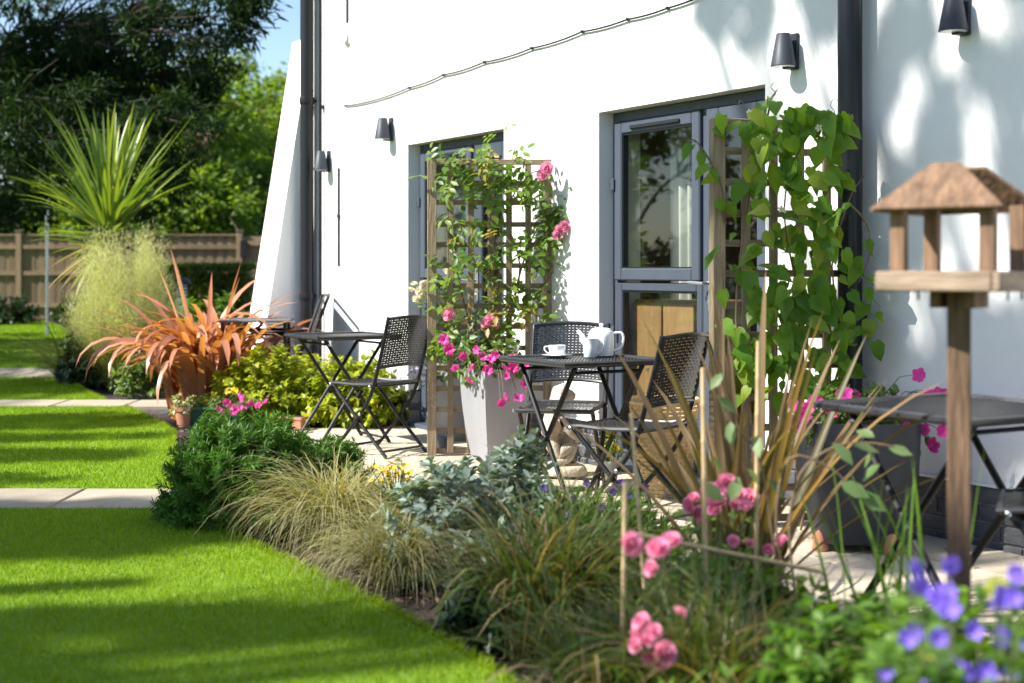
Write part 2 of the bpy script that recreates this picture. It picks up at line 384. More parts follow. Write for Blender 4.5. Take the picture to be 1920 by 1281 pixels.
FL_yel = [flower_mesh("yellow_flower", P_yel, .02, 8, .1, .1)]
FL_rose = [rose_mesh("rose_bloom", P_hot, .038), rose_mesh("rose_bloom", P_hot, .03, 20)]
FL_pink = [rose_mesh("pink_bloom", P_pink, .034), rose_mesh("pink_bloom", P_pink, .027, 20)]
FL_cream = [rose_mesh("cream_bloom", P_cream, .028, 18)]
def face_rot(d, roll=0):
    q = Vector(d).to_track_quat('Z', 'Y'); return (q @ Matrix.Rotation(roll, 3, 'Z').to_quaternion()).to_euler()
def put_flower(root, meshes, p, d, scale=1, name="flower"):
    return link(name, random.choice(meshes), root, p, face_rot(d, random.uniform(0, 6)), scale*random.uniform(.85, 1.12))
def put_leaf(root, me, p, d, n, s, name="leaf"):
    R = frames(np.array([d], float), np.array([n], float))[0]
    return link(name, me, root, p, Matrix(R.tolist()).to_euler(), s)
CAMDIR = Vector((-.25, -.85, .3))

# ================================================================== GROUND
def struct(o, **k):
    o["kind"] = "structure"; return o
def lawnmat():
    return mat("lawn_ground", (.1, .2, .008), .9, (.16, .28, .012), 3, bump=.6, bscale=150)
struct(MB().prism([(-300, -60), (300, -60), (300, 500), (-300, 500)], -.3, -.06).build("ground", mat("far_ground", (.05, .07, .02), .95, (.08, .1, .03), .5)))

LZ = .03
def curve_pts(pix): return [(G(x, y, LZ).x, G(x, y, LZ).y) for x, y in pix]
# right edge of the lawn, near to far (photo columns / rows), split by the three paths
E1 = [(2.9, .4), (2.2, 1.2), (1.25, 2.4), (.55, 3.25)]+curve_pts([(950, 1281), (850, 1215), (750, 1155), (650, 1105), (560, 1062), (470, 1022), (400, 990), (330, 955)])
E2 = curve_pts([(322, 918), (316, 880), (322, 840), (322, 812), (300, 796), (270, 780), (232, 763)])
E3 = curve_pts([(195, 751), (160, 736), (138, 720), (128, 708)])
E4 = curve_pts([(126, 691), (140, 668), (140, 645), (128, 625), (112, 612), (80, 603)])
LX = -26
def lawn(edge, nm):
    y0, y1 = edge[0][1], edge[-1][1]
    poly = [(LX, y0)]+edge+[(LX, y1)]
    o = MB().prism(poly, -.05, LZ).build("lawn", lawnmat()); struct(o); return poly
polys = [lawn(E, "lawn") for E in (E1, E2, E3, E4)]
def inside(poly, X, Y):
    r = np.zeros(len(X), bool); n = len(poly)
    for i in range(n):
        x0, y0 = poly[i]; x1, y1 = poly[(i+1) % n]
        if y0 == y1: continue
        c = ((y0 > Y) != (y1 > Y)) & (X < (x1-x0)*(Y-y0)/(y1-y0)+x0); r ^= c
    return r
# mown grass: single short blades, thinner with distance
parts = []
for (ya, yb, dens, hgt, wid) in ((.6, 2.6, 9000, .022, .005), (2.6, 5.2, 20000, .021, .003), (5.2, 7.3, 18000, .021, .0034), (7.3, 12.7, 9000, .022, .005), (12.7, 17, 4000, .025, .008), (17, 31, 900, .03, .018)):
    xl = lambda Y: -(1050/F)*Y-1.3
    n = int(dens*(yb-ya)*(abs(xl(yb))+(2.2 if yb < 3 else .9))); Y = rng.uniform(ya, yb, n); X = rng.uniform(xl(yb), 2.2 if yb < 3 else .9, n)
    k = (X > xl(Y)); X, Y = X[k], Y[k]
    ok = np.zeros(len(X), bool)
    for p in polys: ok |= inside(p, X, Y)
    X, Y = X[ok], Y[ok]; n = len(X)
    P = np.stack([X, Y, np.full(n, LZ-.002)], -1)
    d = nrm(np.stack([rng.normal(0, .45, n), rng.normal(0, .45, n), np.ones(n)], -1))
    tv = np.array([(0, .5, 0), (0, -.5, 0), (1, 0, 0)]); R = frames(d, rdir(n))
    S = np.stack([np.clip(rng.normal(hgt, hgt*.22, n), .01, .07), np.full(n, wid), np.ones(n)], -1)
    V = P[:, None, :]+np.einsum('nij,nkj->nki', R, tv[None]*S[:, None, :])
    parts.append((V.reshape(-1, 3), np.arange(n*3).reshape(-1, 3), np.repeat(np.clip(rng.normal(.45, .2, n)+.16*np.sin(X*2.1+1.3*np.sin(Y*1.7))*np.sin(Y*2.9+X)+.1*np.sin(X*6.3+Y*4.1)*np.sin(Y*7.7-X*2), 0, .99), 3)))
# longer tufts hanging over the cut edge
ed = []
for E in (E1[2:], E2, E3, E4):
    for a, b in zip(E[:-1], E[1:]):
        L_ = math.dist(a, b); m = int(L_*700); t = rng.random(m)
        ed.append(np.stack([a[0]+(b[0]-a[0])*t, a[1]+(b[1]-a[1])*t, np.full(m, LZ-.01)], -1))
P = np.concatenate(ed); n = len(P)
d = nrm(np.stack([rng.normal(.45, .4, n), rng.normal(-.1, .4, n), np.full(n, .7)], -1))
parts.append(leaves(NEED, P, d, rdir(n), rng.uniform(.03, .06, n)))
v, f, a = join(parts)
o = link("grass", np_mesh("grass", v, f, L_lawn, a), kind="stuff"); tag(o, "short mown bright green grass of the striped lawn", "grass")

# stepping paths: a row of pavers each
def path(y_near, y_far, x_end, nm, skew=0):
    root = thing(nm, "", ""); del root["label"], root["category"]; root["kind"] = "structure"
    w = .6; x = x_end; i = 0
    bed = MB().box(LX, x_end+.05, y_near-.015, y_far+.015, -.05, LZ-.018).build("mortar_bed", M_mortar, root)
    me = MB().box(-w/2+.006, w/2-.006, -(y_far-y_near)/2, (y_far-y_near)/2, -.02, LZ+.006).mesh("paver", M_paver, bevel=.006)
    while x > -15 and i < 26:
        link("paver", me, root, (x-w/2, (y_near+y_far)/2, random.uniform(-.002, .002)), (0, 0, random.uniform(-.006, .006))); x -= w; i += 1
    return root
path(G(0, 955, LZ).y, G(0, 918, LZ).y, G(335, 935).x+.1, "garden_path")
path(G(0, 763, LZ).y, G(0, 751, LZ).y, G(330, 757).x+.3, "garden_path")
path(G(0, 708, LZ).y, G(0, 691, LZ).y, G(140, 700).x+.1, "garden_path")

# planting bed: uneven soil from the lawn to the patio and past the house corner
def soil():
    xs = np.linspace(-13, 3.2, 110); ys = np.linspace(1.0, 33, 200)
    X, Y = np.meshgrid(xs, ys); Z = -.018+.012*np.sin(X*7+Y*3)*np.sin(Y*5.3-X*2)+rng.normal(0, .006, X.shape)
    V = np.stack([X, Y, Z], -1).reshape(-1, 3); nxn = len(xs); i = np.arange(len(V)).reshape(len(ys), nxn)
    q = np.stack([i[:-1, :-1], i[:-1, 1:], i[1:, 1:], i[1:, :-1]], -1).reshape(-1, 4)
    return struct(link("soil", np_mesh("soil", V, q, M_soil, None, True)))
soil()
n = 26000; Y = rng.uniform(2.6, 13, n); X = rng.uniform(-3.6, 1.4, n)
edge = np.array(E1+E2); ex = np.interp(Y, edge[:, 1], edge[:, 0]); px_ = 3.75-.5924*Y
k = (X > ex+.02) & (X < px_-.02); X, Y = X[k], Y[k]; n = len(X)
v, f, a = leaves(LEAF4, np.stack([X, Y, rng.uniform(-.012, .012, n)], -1), nrm(np.stack([rng.normal(size=n), rng.normal(size=n), rng.normal(0, .3, n)], -1)), np.array([0, 0, 1])+rdir(n)*.5, rng.uniform(.02, .055, n))
o = link("bark_chips", np_mesh("bark_chips", v, f, M_bark, a), kind="stuff"); tag(o, "brown bark chips scattered over the planting bed", "bark")

# patio of buff slabs along the house, as a strip in wall coordinates
def patio():
    root = thing("patio", "", "", wp(0, 0, 0), WROT); del root["label"], root["category"]; root["kind"] = "structure"
    PW = 1.52
    MB().box(-2.7, 6.2, -PW, -.0, -.06, -.012).build("mortar_bed", M_mortar, root)
    x = -4.6; row = 0
    me = {}
    ws = [.45, .6]
    ys = [0, -.38, -.76, -1.14, -1.52]
    for r in range(4):
        x = -2.7-random.uniform(0, .4)
        while x < 6.2:
            w = .6 if random.random() < .6 else .45
            x0, x1 = max(x, -2.7), min(x+w, 6.2)
            if x1-x0 > .08:
                key = round(x1-x0, 3)
                if key not in me: me[key] = MB().box(-key/2+.005, key/2-.005, -.185, .185, -.03, 0).mesh("slab", M_slab, bevel=.005)
                link("slab", me[key], root, ((x0+x1)/2, ys[r]-.19, random.uniform(-.0025, .0015)))
            x += w
patio()

# ================================================================== HOUSE
house = thing("house", "white rendered house with grey glazed doors and dark brick base", "house", wp(0, 0, 0), WROT)
PZ = .264; TOPZ = 5.4; DT = 2.08; TH = .3
D1 = (0.0, wl(1435)); D2 = (wl(765), wl(945)); XL, XR = wl(575), 6.2
w = MB()
for a, b, z0, z1 in ((XL, D2[0], PZ, TOPZ), (D2[0], D2[1], DT, TOPZ), (D2[1], D1[0], PZ, TOPZ), (D1[0], D1[1], DT, TOPZ), (D1[1], XR, PZ, TOPZ)):
    w.box(a, b, 0, TH, z0, z1)
w.build("wall", M_render, house)
MB().box(XL, XL+.3, TH, 6, 0, TOPZ).box(XR-.3, XR, TH, 6, 0, TOPZ).box(XL, XR, 6, 6.3, 0, TOPZ).build("side_wall", M_render, house)
r = MB(); r.add([(XL-.06, -.06, TOPZ), (XR+.06, -.06, TOPZ), (XR+.06, 6.4, TOPZ), (XL-.06, 6.4, TOPZ), (XL+2.5, 3.1, TOPZ+1.7), (XR-2.5, 3.1, TOPZ+1.7)],
        [(3, 2, 1, 0), (0, 1, 5, 4), (1, 2, 5), (2, 3, 4, 5), (3, 0, 4)])
r.build("roof", M_roof, house)
# metal drip bead under the render
for a, b in ((XL, D2[0]), (D2[1], D1[0]), (D1[1], XR)):
    MB().box(a, b, -.012, .02, PZ-.012, PZ-.001).build("drip_bead", M_white, house)
# brick base, brick by brick
for (a, b) in ((XL, D2[0]), (D2[1], D1[0]), (D1[1], XR)):
    MB().box(a, b, .012, TH, -.05, PZ-.014).build("mortar_backing", M_mortar, house)
bm_cache = {}
for (a, b) in ((XL+.002, D2[0]), (D2[1], D1[0]), (D1[1], XR)):
    for c in range(4):
        z0 = -.045+c*.075; x = a-(.1125 if c % 2 else 0)
        while x < b:
            x0, x1 = max(x, a), min(x+.215, b)
            if x1-x0 > .04:
                key = round(x1-x0, 3)
                if key not in bm_cache: bm_cache[key] = MB().box(-key/2, key/2, 0, .1, 0, .065).mesh("brick", M_brick, bevel=.003)
                link("brick", bm_cache[key], house, ((x0+x1)/2, random.uniform(.0, .004), z0))
            x += .225
# raking buttress at the far corner
bt = MB(); xa, xb = XL-.32, XL+.1
P_ = [(0, 0), (-.52, 0), (0, 3.15)]
bt.add([(xa, p[0], p[1]) for p in P_]+[(xb, p[0], p[1]) for p in P_], [(0, 2, 1), (3, 4, 5), (0, 1, 4, 3), (1, 2, 5, 4), (2, 0, 3, 5)])
bt.build("buttress", M_render, house)
# render soffits/reveals belong to the wall thickness; dark lintel strip on top of each frame
def glazed_door(x0, x1, split, opener_left=True):
    """frame set back in the opening; side window left of split, door leaf right of it"""
    fy = .1
    d = MB(); t = .045
    d.box(x0, x0+t, fy, fy+.07, 0, DT-.002); d.box(x1-t, x1, fy, fy+.07, 0, DT-.002); d.box(x0+t, x1-t, fy, fy+.07, DT-.06, DT-.002); d.box(x0+t, x1-t, fy, fy+.07, 0, .05)
    d.box(split-.03, split+.03, fy, fy+.07, .05, DT-.06)
    root = d.build("door_frame", M_anth, house, bevel=.004)
    def sash(a, b, z0, z1, nm, rail=.075, yy=fy-.02, bot=None):
        bot = bot or rail
        s = MB(); s.box(a, a+rail, yy, yy+.06, z0, z1); s.box(b-rail, b, yy, yy+.06, z0, z1); s.box(a+rail, b-rail, yy, yy+.06, z1-rail, z1); s.box(a+rail, b-rail, yy, yy+.06, z0, z0+bot)
        o = s.build(nm, M_anth, house, bevel=.007)
        g = MB().box(a+rail-.005, b-rail+.005, yy+.03, yy+.04, z0+bot-.005, z1-rail+.005).build("pane", M_glass, o)
        # black rubber seal
        q = MB(); e = .008; a2, b2, c2, d2 = a+rail, b-rail, z0+bot, z1-rail
        q.box(a2, a2+e, yy+.012, yy+.029, c2, d2); q.box(b2-e, b2, yy+.012, yy+.029, c2, d2); q.box(a2+e, b2-e, yy+.012, yy+.029, c2, c2+e); q.box(a2+e, b2-e, yy+.012, yy+.029, d2-e, d2)
        q.build("seal", M_black, o)
        return o
    mid = 1.085
    up = sash(x0+.047, split-.032, mid+.006, DT-.063, "window_sash", .07, fy-.025)
    v_ = MB().box(x0+.22, split-.2, fy-.04, fy-.024, DT-.115, DT-.093); v_.build("trickle_vent", M_black, up, bevel=.004)
    lo = sash(x0+.047, split-.032, .052, mid-.006, "fixed_window", .05, fy-.005)
    leaf = sash(split+.032, x1-.047, .052, DT-.063, "door_leaf", .105, fy-.03, .2)
    h = MB().box(split+.065, split+.1, fy-.045, fy-.029, .93, 1.17).build("handle_plate", M_metal, leaf, bevel=.006)
    MB().tube([(split+.083, fy-.045, 1.08), (split+.083, fy-.09, 1.08), (split-.03, fy-.09, 1.085)], .009, 8).build("handle", M_metal, leaf, smooth=True)
    MB().tube([(split+.083, fy-.046, .98), (split+.083, fy-.052, .98)], .009, 10).build("lock_cylinder", M_metal, leaf)
    for hz in (.3, 1.05, 1.75): MB().tube([(x1-.047, fy-.045, hz), (x1-.047, fy-.045, hz+.09)], .011, 8).build("hinge", M_anth, leaf, smooth=True)
    for hz in (.75, 1.62): MB().box(x0+.03, x0+.06, fy-.04, fy-.026, hz, hz+.07).build("hinge", M_anth, up, bevel=.004)
    MB().box(x0, x1, -.02, fy-.002, -.02, .028).build("threshold", M_anth, house, bevel=.004)
    return root
glazed_door(D1[0], D1[1], wl(1297))
glazed_door(D2[0], D2[1], wl(868))
# room behind the doors: floor, back wall, curtains
MB().box(XL+.3, XR-.3, TH, 3.2, -.05, 0).build("room_floor", M_roomfloor, house)
MB().box(XL+.3, XR-.3, 3.2, 3.3, 0, 2.5).box(XL+.3, XR-.3, TH, 3.2, 2.5, 2.6).box(-.75, -.65, TH, 3.2, 0, 2.5).build("room_wall", M_room, house)
def curtain(x0, x1, name="curtain", m=M_curtain):
    n = 60; vs = []
    for z in (.02, 2.2):
        for i in range(n+1):
            t = i/n; vs.append((x0+(x1-x0)*t, TH+.12+.03*math.sin(t*(x1-x0)*75+z*.4), z))
    fs = [(i, i+1, n+2+i, n+1+i) for i in range(n)]
    o = MB().add(vs, fs).build(name, m, house, smooth=True); return o
curtain(D1[0]+.12, D1[0]+.36); curtain(D1[1]-.25, D1[1]+.3); curtain(D2[0]-.2, D2[0]+.3); curtain(D2[1]-.55, D2[1]+.1)
# a sideboard of warm wood stands just inside the low pane
sb = thing("sideboard", "low warm wooden sideboard seen through the glazed door beside the tea table", "sideboard", wp(.365, .41, 0), WROT)
MB().box(-.3, .3, -.2, .2, .08, .98).build("carcass", mat("oak", (.3, .15, .06), .5, (.4, .22, .1), 5, (6, 1, 1)), sb, bevel=.006)
for s_ in (-1, 1):
    MB().box(min(s_*.01, s_*.29), max(s_*.01, s_*.29), -.222, -.201, .1, .96).build("door", mat("oak", (0, 0, 0)), sb, bevel=.004)
    for k in (-.15, .15): MB().box(s_*.26-.02, s_*.26+.02, k-.02, k+.02, 0, .079).build("leg", mat("oak", (0, 0, 0)), sb)

# ------------------------------------------------------------------ fittings on the wall
def wall_lamp(px, py_bot, label):
    s = .1826*(px+620); o = thing("wall_lamp", label, "wall lamp", wp(wl(px), 0, wz(px, py_bot)), WROT, "wall lamps along the house")
    MB().box(-.028, .028, -.018, -.001, -.012, .165).build("back_plate", M_lamp, o, bevel=.004)
    MB().box(-.02, .02, -.07, -.018, -.012, .0).build("bracket", M_lamp, o, bevel=.003)
    c = MB(); prof = [(.062, 0), (.034, .155), (.03, .158), (.0005, .158)]
    c.lathe(prof[:1]+prof, 28, (0, -.078, .002)); c.build("shade", M_lamp, o, smooth=True)
    MB().lathe([(.055, 0), (.055, .002)], 24, (0, -.078, -.0015)).build("lens", M_lens, o)
    return o
wall_lamp(1492, 127, "grey cone wall lamp between the glazed door and the black downpipe")
wall_lamp(1812, 62, "grey cone wall lamp high above the wooden bird table")
wall_lamp(735, 262, "grey cone wall lamp beside the rose trellis doorway")
wall_lamp(618, 320, "grey cone wall lamp close to the far downpipe and buttress")

def downpipe(px, r, label, y=-.09, top=5.3):
    o = thing("downpipe", label, "downpipe", wp(wl(px), 0, 0), WROT)
    MB().tube([(0, y, .06), (0, y, top)], r, 20).build("pipe", M_pipe, o, smooth=True)
    for z in (.9, 2.55, 4.4):
        MB().lathe([(r+.006, 0), (r+.008, .01), (r+.008, .05), (r+.006, .06)], 20, (0, y, z)).build("collar", M_pipe, o, smooth=True)
        MB().box(-.018, .018, y+r*.8, -.001, z+.02, z+.045).build("bracket", M_pipe, o)
    return o
downpipe(1621, .056, "thick black downpipe beside the honeysuckle trellis")
downpipe(592, .056, "thick black downpipe at the far house corner by the buttress", -.08)
th = thing("thin_tube", "thin dark tube running up the white wall by the far downpipe", "pipe", wp(wl(607), 0, 0), WROT)  # thin dark tube drawn for a slender upright line on the wall
MB().tube([(0, -.03, .1), (0, -.03, 5.2)], .014, 10).build("pipe", M_pipe, th, smooth=True)
MB().box(-.02, .02, -.03, -.001, 2.5, 2.53).build("clip", M_pipe, th)

cp = [(650, 199), (770, 165), (834, 141), (911, 117), (1000, 91), (1095, 60), (1180, 37), (1255, 16), (1330, -12)]
pts = []
q = [Vector((wl(x), -.014, wz(x, y))) for x, y in cp]
for a, b in zip(q[:-1], q[1:]):
    for k in range(6):
        t = k/6; p = a.lerp(b, t); p.z -= .018*4*t*(1-t)*(b-a).length; pts.append(p)
cb = thing("wall_cable", "black cable clipped in swags across the white wall above the doors", "cable", wp(0, 0, 0), WROT)
MB().tube(pts+[q[-1]], .006, 6).build("cable", M_black, cb, smooth=True)
for p in q: MB().box(p.x-.006, p.x+.006, -.022, -.001, p.z-.008, p.z+.009).build("clip", M_black, cb)
vb = thing("wall_vent", "small cream vent cowl on the white wall above the lamps", "vent", wp(wl(652), 0, wz(652, 84)), WROT)
MB().box(-.05, .05, -.012, -.001, 0, .1).build("flange", M_white, vb, bevel=.003); MB().box(-.035, .035, -.06, -.012, .02, .09).build("cowl", M_white, vb, bevel=.01)
for (px, y0, y1) in ((637, 500, 315), (653, 44, -80)):  # slim grey rods that draw two thin upright lines on the wall
    o = thing("slim_rod", "slim grey conduit on the white wall "+("between the far lamps" if y1 > 0 else "above the vent cowl"), "rod", wp(wl(px), 0, wz(px, y0)), WROT)
    hh = wz(px, y1)-wz(px, y0)
    MB().tube([(0, -.012, 0), (0, -.012, hh)], .009, 8).build("tube", M_lamp, o, smooth=True)
    MB().box(-.016, .016, -.024, -.001, hh*.5, hh*.5+.02).build("clip", M_lamp, o)

# ================================================================== FURNITURE
def weave(surf, rows, cols, amp=.003, wf=.82, rib=.35, closed=False):
    """interlaced flat strands over a surface surf(u, v)"""
    e = 1e-3
    def SN(u, v):
        p = surf(u, v); du = surf(u+e, v)-surf(u-e, v); dv = surf(u, v+e)-surf(u, v-e)
        return p, nrm(np.cross(du, dv))
    V = []; Fq = []; k = 0
    u = np.arange(cols+1)/cols
    for i in range(rows):
        sg = (-1.0)**(i+np.arange(cols+1))
        if closed and cols % 2 == 0: sg[-1] = sg[0]
        pr = []
        for v in ((i+.5-wf/2)/rows, (i+.5+wf/2)/rows):
            p, n = SN(u, np.full(cols+1, v)); pr.append(p+n*(amp*sg)[:, None])
        V += [pr[0], pr[1]]; a = k+np.arange(cols); b = a+cols+1
        Fq.append(np.stack([a, a+1, b+1, b], -1)); k += 2*(cols+1)
    m = max(4, rows//3); v = np.arange(m+1)/m
    for j in range(cols+1):
        pr = []
        for uu in ((j-rib/2)/cols, (j+rib/2)/cols):
            p, n = SN(np.full(m+1, uu), v); pr.append(p)
        V += pr; a = k+np.arange(m); b = a+m+1
        Fq.append(np.stack([a, a+1, b+1, b], -1)); k += 2*(m+1)
    return np.concatenate(V), np.concatenate(Fq)
def stk(x, y, z): return np.stack(np.broadcast_arrays(x, y, z), -1).astype(float)
def seat_surf(u, v):
    x = (u-.5)*.38; y = -.19+v*.39; return stk(x, y, .452-.014*np.sin(PI*v)*(1-.3*(2*u-1)**2)-.012*np.clip(v-.85, 0, 1)/.15)
def back_surf(u, v):
    x = (u-.5)*.4; z = .555+v*.3; return stk(x, -.222-(z-.555)*.26-.035*(1-(2*u-1)**2), z+.012*np.sin(PI*u))
def top_surf(u, v): return stk((u-.5)*.59, (v-.5)*.59, 0*u+.712)
v_, f_ = weave(seat_surf, 28, 20, .0036, .9, .5); ME_seat = np_mesh("seat", v_, f_, M_rattan)
v_, f_ = weave(back_surf, 21, 20, .0042, .88, .5); ME_back = np_mesh("backrest", v_, f_, M_rattan)
v_, f_ = weave(top_surf, 60, 44, .002, .88, .5); ME_top = np_mesh("table_top", v_, f_, M_rattan)
def rim_mesh(surf, r, name, n=12):
    t = np.linspace(0, 1, n); pts = [surf(np.array([a]), np.array([0.]))[0] for a in t]+[surf(np.array([1.]), np.array([a]))[0] for a in t[1:]]+[surf(np.array([a]), np.array([1.]))[0] for a in t[::-1][1:]]+[surf(np.array([0.]), np.array([a]))[0] for a in t[::-1][1:]]
    return MB().tube(pts, r, 7).mesh(name, M_rattan, True)
ME_srim, ME_brim = rim_mesh(seat_surf, .011, "seat_rim"), rim_mesh(back_surf, .01, "back_rim")
ME_trim = rim_mesh(top_surf, .013, "top_rim")
ME_tboard = MB().box(-.285, .285, -.285, .285, .694, .706).mesh("top_board", M_black)
def upright(x): return [(x, -.305, .865), (x, -.262, .7), (x, -.215, .54), (x, -.182, .44), (x, -.14, .35), (x, -.06, .25), (x, .05, .13), (x, .17, .006)]
def arc(p):  # smooth through points
    out = []; P = [Vector(q) for q in p]
    for i in range(len(P)-1):
        a, b, c, d = P[max(i-1, 0)], P[i], P[i+1], P[min(i+2, len(P)-1)]
        for k in range(4):
            t = k/4; out.append(.5*((2*b)+(c-a)*t+(2*a-5*b+4*c-d)*t*t+(3*b-a-3*c+d)*t**3))
    return out+[P[-1]]
ME_up = [MB().tube(arc(upright(x)), .0115, 8).mesh("leg", M_tube, True) for x in (-.205, .205)]
ME_rl = [MB().tube([(x, .175, .437), (x, -.06, .2), (x, -.27, .006)], .0115, 8).mesh("leg", M_tube, True) for x in (-.188, .188)]
ME_cb = [MB().tube([(-w_, y, z), (w_, y, z)], .008, 8).mesh("crossbar", M_tube, True) for w_, y, z in ((.188, -.235, .04), (.205, .13, .045), (.2, -.16, .435), (.19, .17, .432))]
ME_rivet = MB().lathe([(.009, 0), (.009, .004), (.004, .007)], 10).mesh("rivet", M_bolt, True)
def chair(loc, face, label):
    o = thing("folding_chair", label, "chair", loc, math.atan2(-face[0], face[1]), "black woven folding bistro chairs")
    s = link("seat", ME_seat, o); link("rim", ME_srim, s); b = link("backrest", ME_back, o); link("rim", ME_brim, b)
    for m in ME_up+ME_rl: link("leg", m, o)
    for m in ME_cb: link("crossbar", m, o)
    for x in (-1, 1):
        for y, z in ((-.16, .435), (.172, .437), (-.075, .262)): link("rivet", ME_rivet, o, (x*.217, y, z), (0, x*PI/2, 0))
    return o
def tleg(y, a, b): return MB().tube([(a, y, .69), ((a+b)/2, y, .35), (b, y, .006)], .0125, 8).mesh("leg", M_tube, True)
ME_tl = [tleg(-.225, -.22, .25), tleg(-.195, .22, -.25), tleg(.225, -.22, .25), tleg(.195, .22, -.25)]
ME_tb = [MB().tube([(x, -w_, z), (x, w_, z)], .008, 8).mesh("crossbar", M_tube, True) for x, w_, z in ((.235, .225, .03), (-.235, .195, .03), (-.2, .225, .665), (.2, .195, .665))]
ME_lock = MB().box(-.014, .014, -.012, .012, -.03, .03).mesh("locking_bracket", M_tube, bevel=.003)
def table(loc, rz, label, sc_=1):
    o = thing("bistro_table", label, "table", loc, rz, "black woven folding bistro tables"); o.scale = (sc_, sc_, 1)
    t = link("table_top", ME_top, o); link("rim", ME_trim, t); link("board", ME_tboard, t)
    for m in ME_tl: link("leg", m, o)
    for m in ME_tb: link("crossbar", m, o)
    for y in (-.225, .225): link("locking_bracket", ME_lock, o, (.02, y*1.06, .335), (0, .6, 0))
    for y in (-1, 1):
        for x in (-.2, .2): link("rivet", ME_rivet, o, (x, y*.24, .665), (-y*PI/2, 0, 0))
    return o
tB = Vector((.35, 6.97, 0)); tA = Vector((1.43, 4.53, 0)); tC = Vector((-1.14, 9.55, 0))
table(tB, WROT, "black woven table set with the white tea things")
table(tA, WROT, "bare black woven table behind the bird table post", 1.08)
table(tC, WROT+PI/2, "bare black woven table over the lime green shrub", .98)
chair((.255, 7.36, 0), (-.2, -.98), "black woven chair between the tea table and the white wall, facing the garden")
chair((.53, 6.5, 0), (-.8, .6), "black woven chair drawn up to the tea table, its back to the honeysuckle")
chair((-.87, 8.98, 0), (-.8, .6), "black woven chair on the open paving beside the rose trellis")
chair((1.69, 4.3, 0), (-.93, .36), "black woven chair at the bare table behind the bird table")

# tea things
def handle(mb, pts, r): mb.tube(arc(pts), r, 8)
tz = .7165
o = thing("teapot", "tall white china teapot with lid on the black table", "teapot", (.452, 7.2, tz), math.radians(-8))
MB().lathe([(.058, 0), (.062, .003), (.066, .06), (.0665, .1), (.062, .122), (.054, .13), (.05, .132), (.0005, .1321)], 32).build("body", M_china, o, True)
MB().lathe([(.05, .1325), (.05, .136), (.034, .142), (.008, .144), (.007, .15), (.012, .156), (.012, .162), (.004, .166), (.0005, .1665)], 24).build("lid", M_china, o, True)
MB().tube(arc([(-.055, 0, .045), (-.085, 0, .07), (-.1, 0, .105), (-.122, 0, .13)]), [.017]*4+[.014]*4+[.011]*3+[.009]*2, 10).build("spout", M_china, o, True)
h_ = MB(); handle(h_, [(.063, 0, .115), (.1, 0, .118), (.112, 0, .09), (.1, 0, .045), (.064, 0, .025)], .0065); h_.build("handle", M_china, o, True)
o = thing("milk_jug", "small white china milk jug in front of the teapot", "jug", (.392, 7.1, tz), math.radians(-15))
MB().lathe([(.031, 0), (.033, .002), (.037, .05), (.042, .09), (.044, .094), (.041, .093), (.033, .03), (.0005, .02)], 28).build("body", M_china, o, True)
h_ = MB(); handle(h_, [(.04, 0, .08), (.062, 0, .085), (.068, 0, .062), (.055, 0, .03), (.036, 0, .018)], .0045); h_.build("handle", M_china, o, True)
MB().tube([(-.034, 0, .07), (-.045, 0, .086), (-.054, 0, .0965)], [.012, .012, .007], 8).build("lip", M_china, o, True)
sa_ = Vector((.225, 7.1, tz))
o = tag(MB().lathe([(.04, 0), (.045, .001), (.075, .01), (.078, .0125), (.075, .0125), (.045, .004), (.0005, .0035)], 32).build("saucer", M_china, None, True, loc=sa_), "round white china saucer under the teacup", "saucer")
o = thing("teacup", "white china teacup standing on its saucer", "cup", sa_+Vector((0, 0, .0045)), math.radians(190))
MB().lathe([(.02, 0), (.022, .002), (.036, .014), (.042, .035), (.044, .055), (.042, .055), (.038, .03), (.02, .008), (.0005, .007)], 28).build("body", M_china, o, True)
h_ = MB(); handle(h_, [(.041, 0, .047), (.06, 0, .049), (.064, 0, .035), (.052, 0, .02), (.036, 0, .016)], .0035); h_.build("handle", M_china, o, True)

# far set by the buttress
o = thing("garden_table", "dark metal table by the far buttress", "table", (-1.95, 11.3, 0), .1)
MB().box(-.36, .2, -.3, .3, .745, .765).build("table_top", M_sling, o, bevel=.006)
for x in (-.32, .16):
    for y in (-.26, .26): MB().tube([(x, y, 0), (x, y, .745)], .014, 8).build("leg", M_tube, o, True)
MB().tube([(-.32, 0, .68), (.16, 0, .68)], .012, 8).build("stretcher", M_tube, o, True)
o = thing("sling_chair", "grey sling garden chair with armrests against the far downpipe", "chair", (-1.9, 11.45, 0), math.atan2(1, -.02))
MB().add([(-.24, .24, .44), (.24, .24, .44), (.24, -.2, .41), (-.24, -.2, .41)], [(0, 1, 2, 3)]).build("seat", M_sling, o)
bk = MB()
for k in range(6):
    z = .42+k*.1; yv = -.2-k*.035-.01*math.sin(k); bk.v += [(-.24, yv, z), (.24, yv, z)]
bk.f += [(2*k, 2*k+1, 2*k+3, 2*k+2) for k in range(5)]; bk.build("backrest", M_sling, o)
for x in (-.25, .25):
    MB().tube([(x, .24, 0), (x, .25, .6), (x, .23, .64), (x, -.28, .66)], .013, 8).build("armrest", M_tube, o, True)
    MB().tube([(x, .25, .43), (x, -.2, .41), (x, -.4, .95)], .013, 8).build("side_frame", M_tube, o, True)
    MB().tube([(x, -.12, .42), (x, -.32, 0)], .013, 8).build("leg", M_tube, o, True)
MB().tube([(-.25, -.4, .95), (.25, -.4, .95)], .013, 8).build("top_rail", M_tube, o, True)

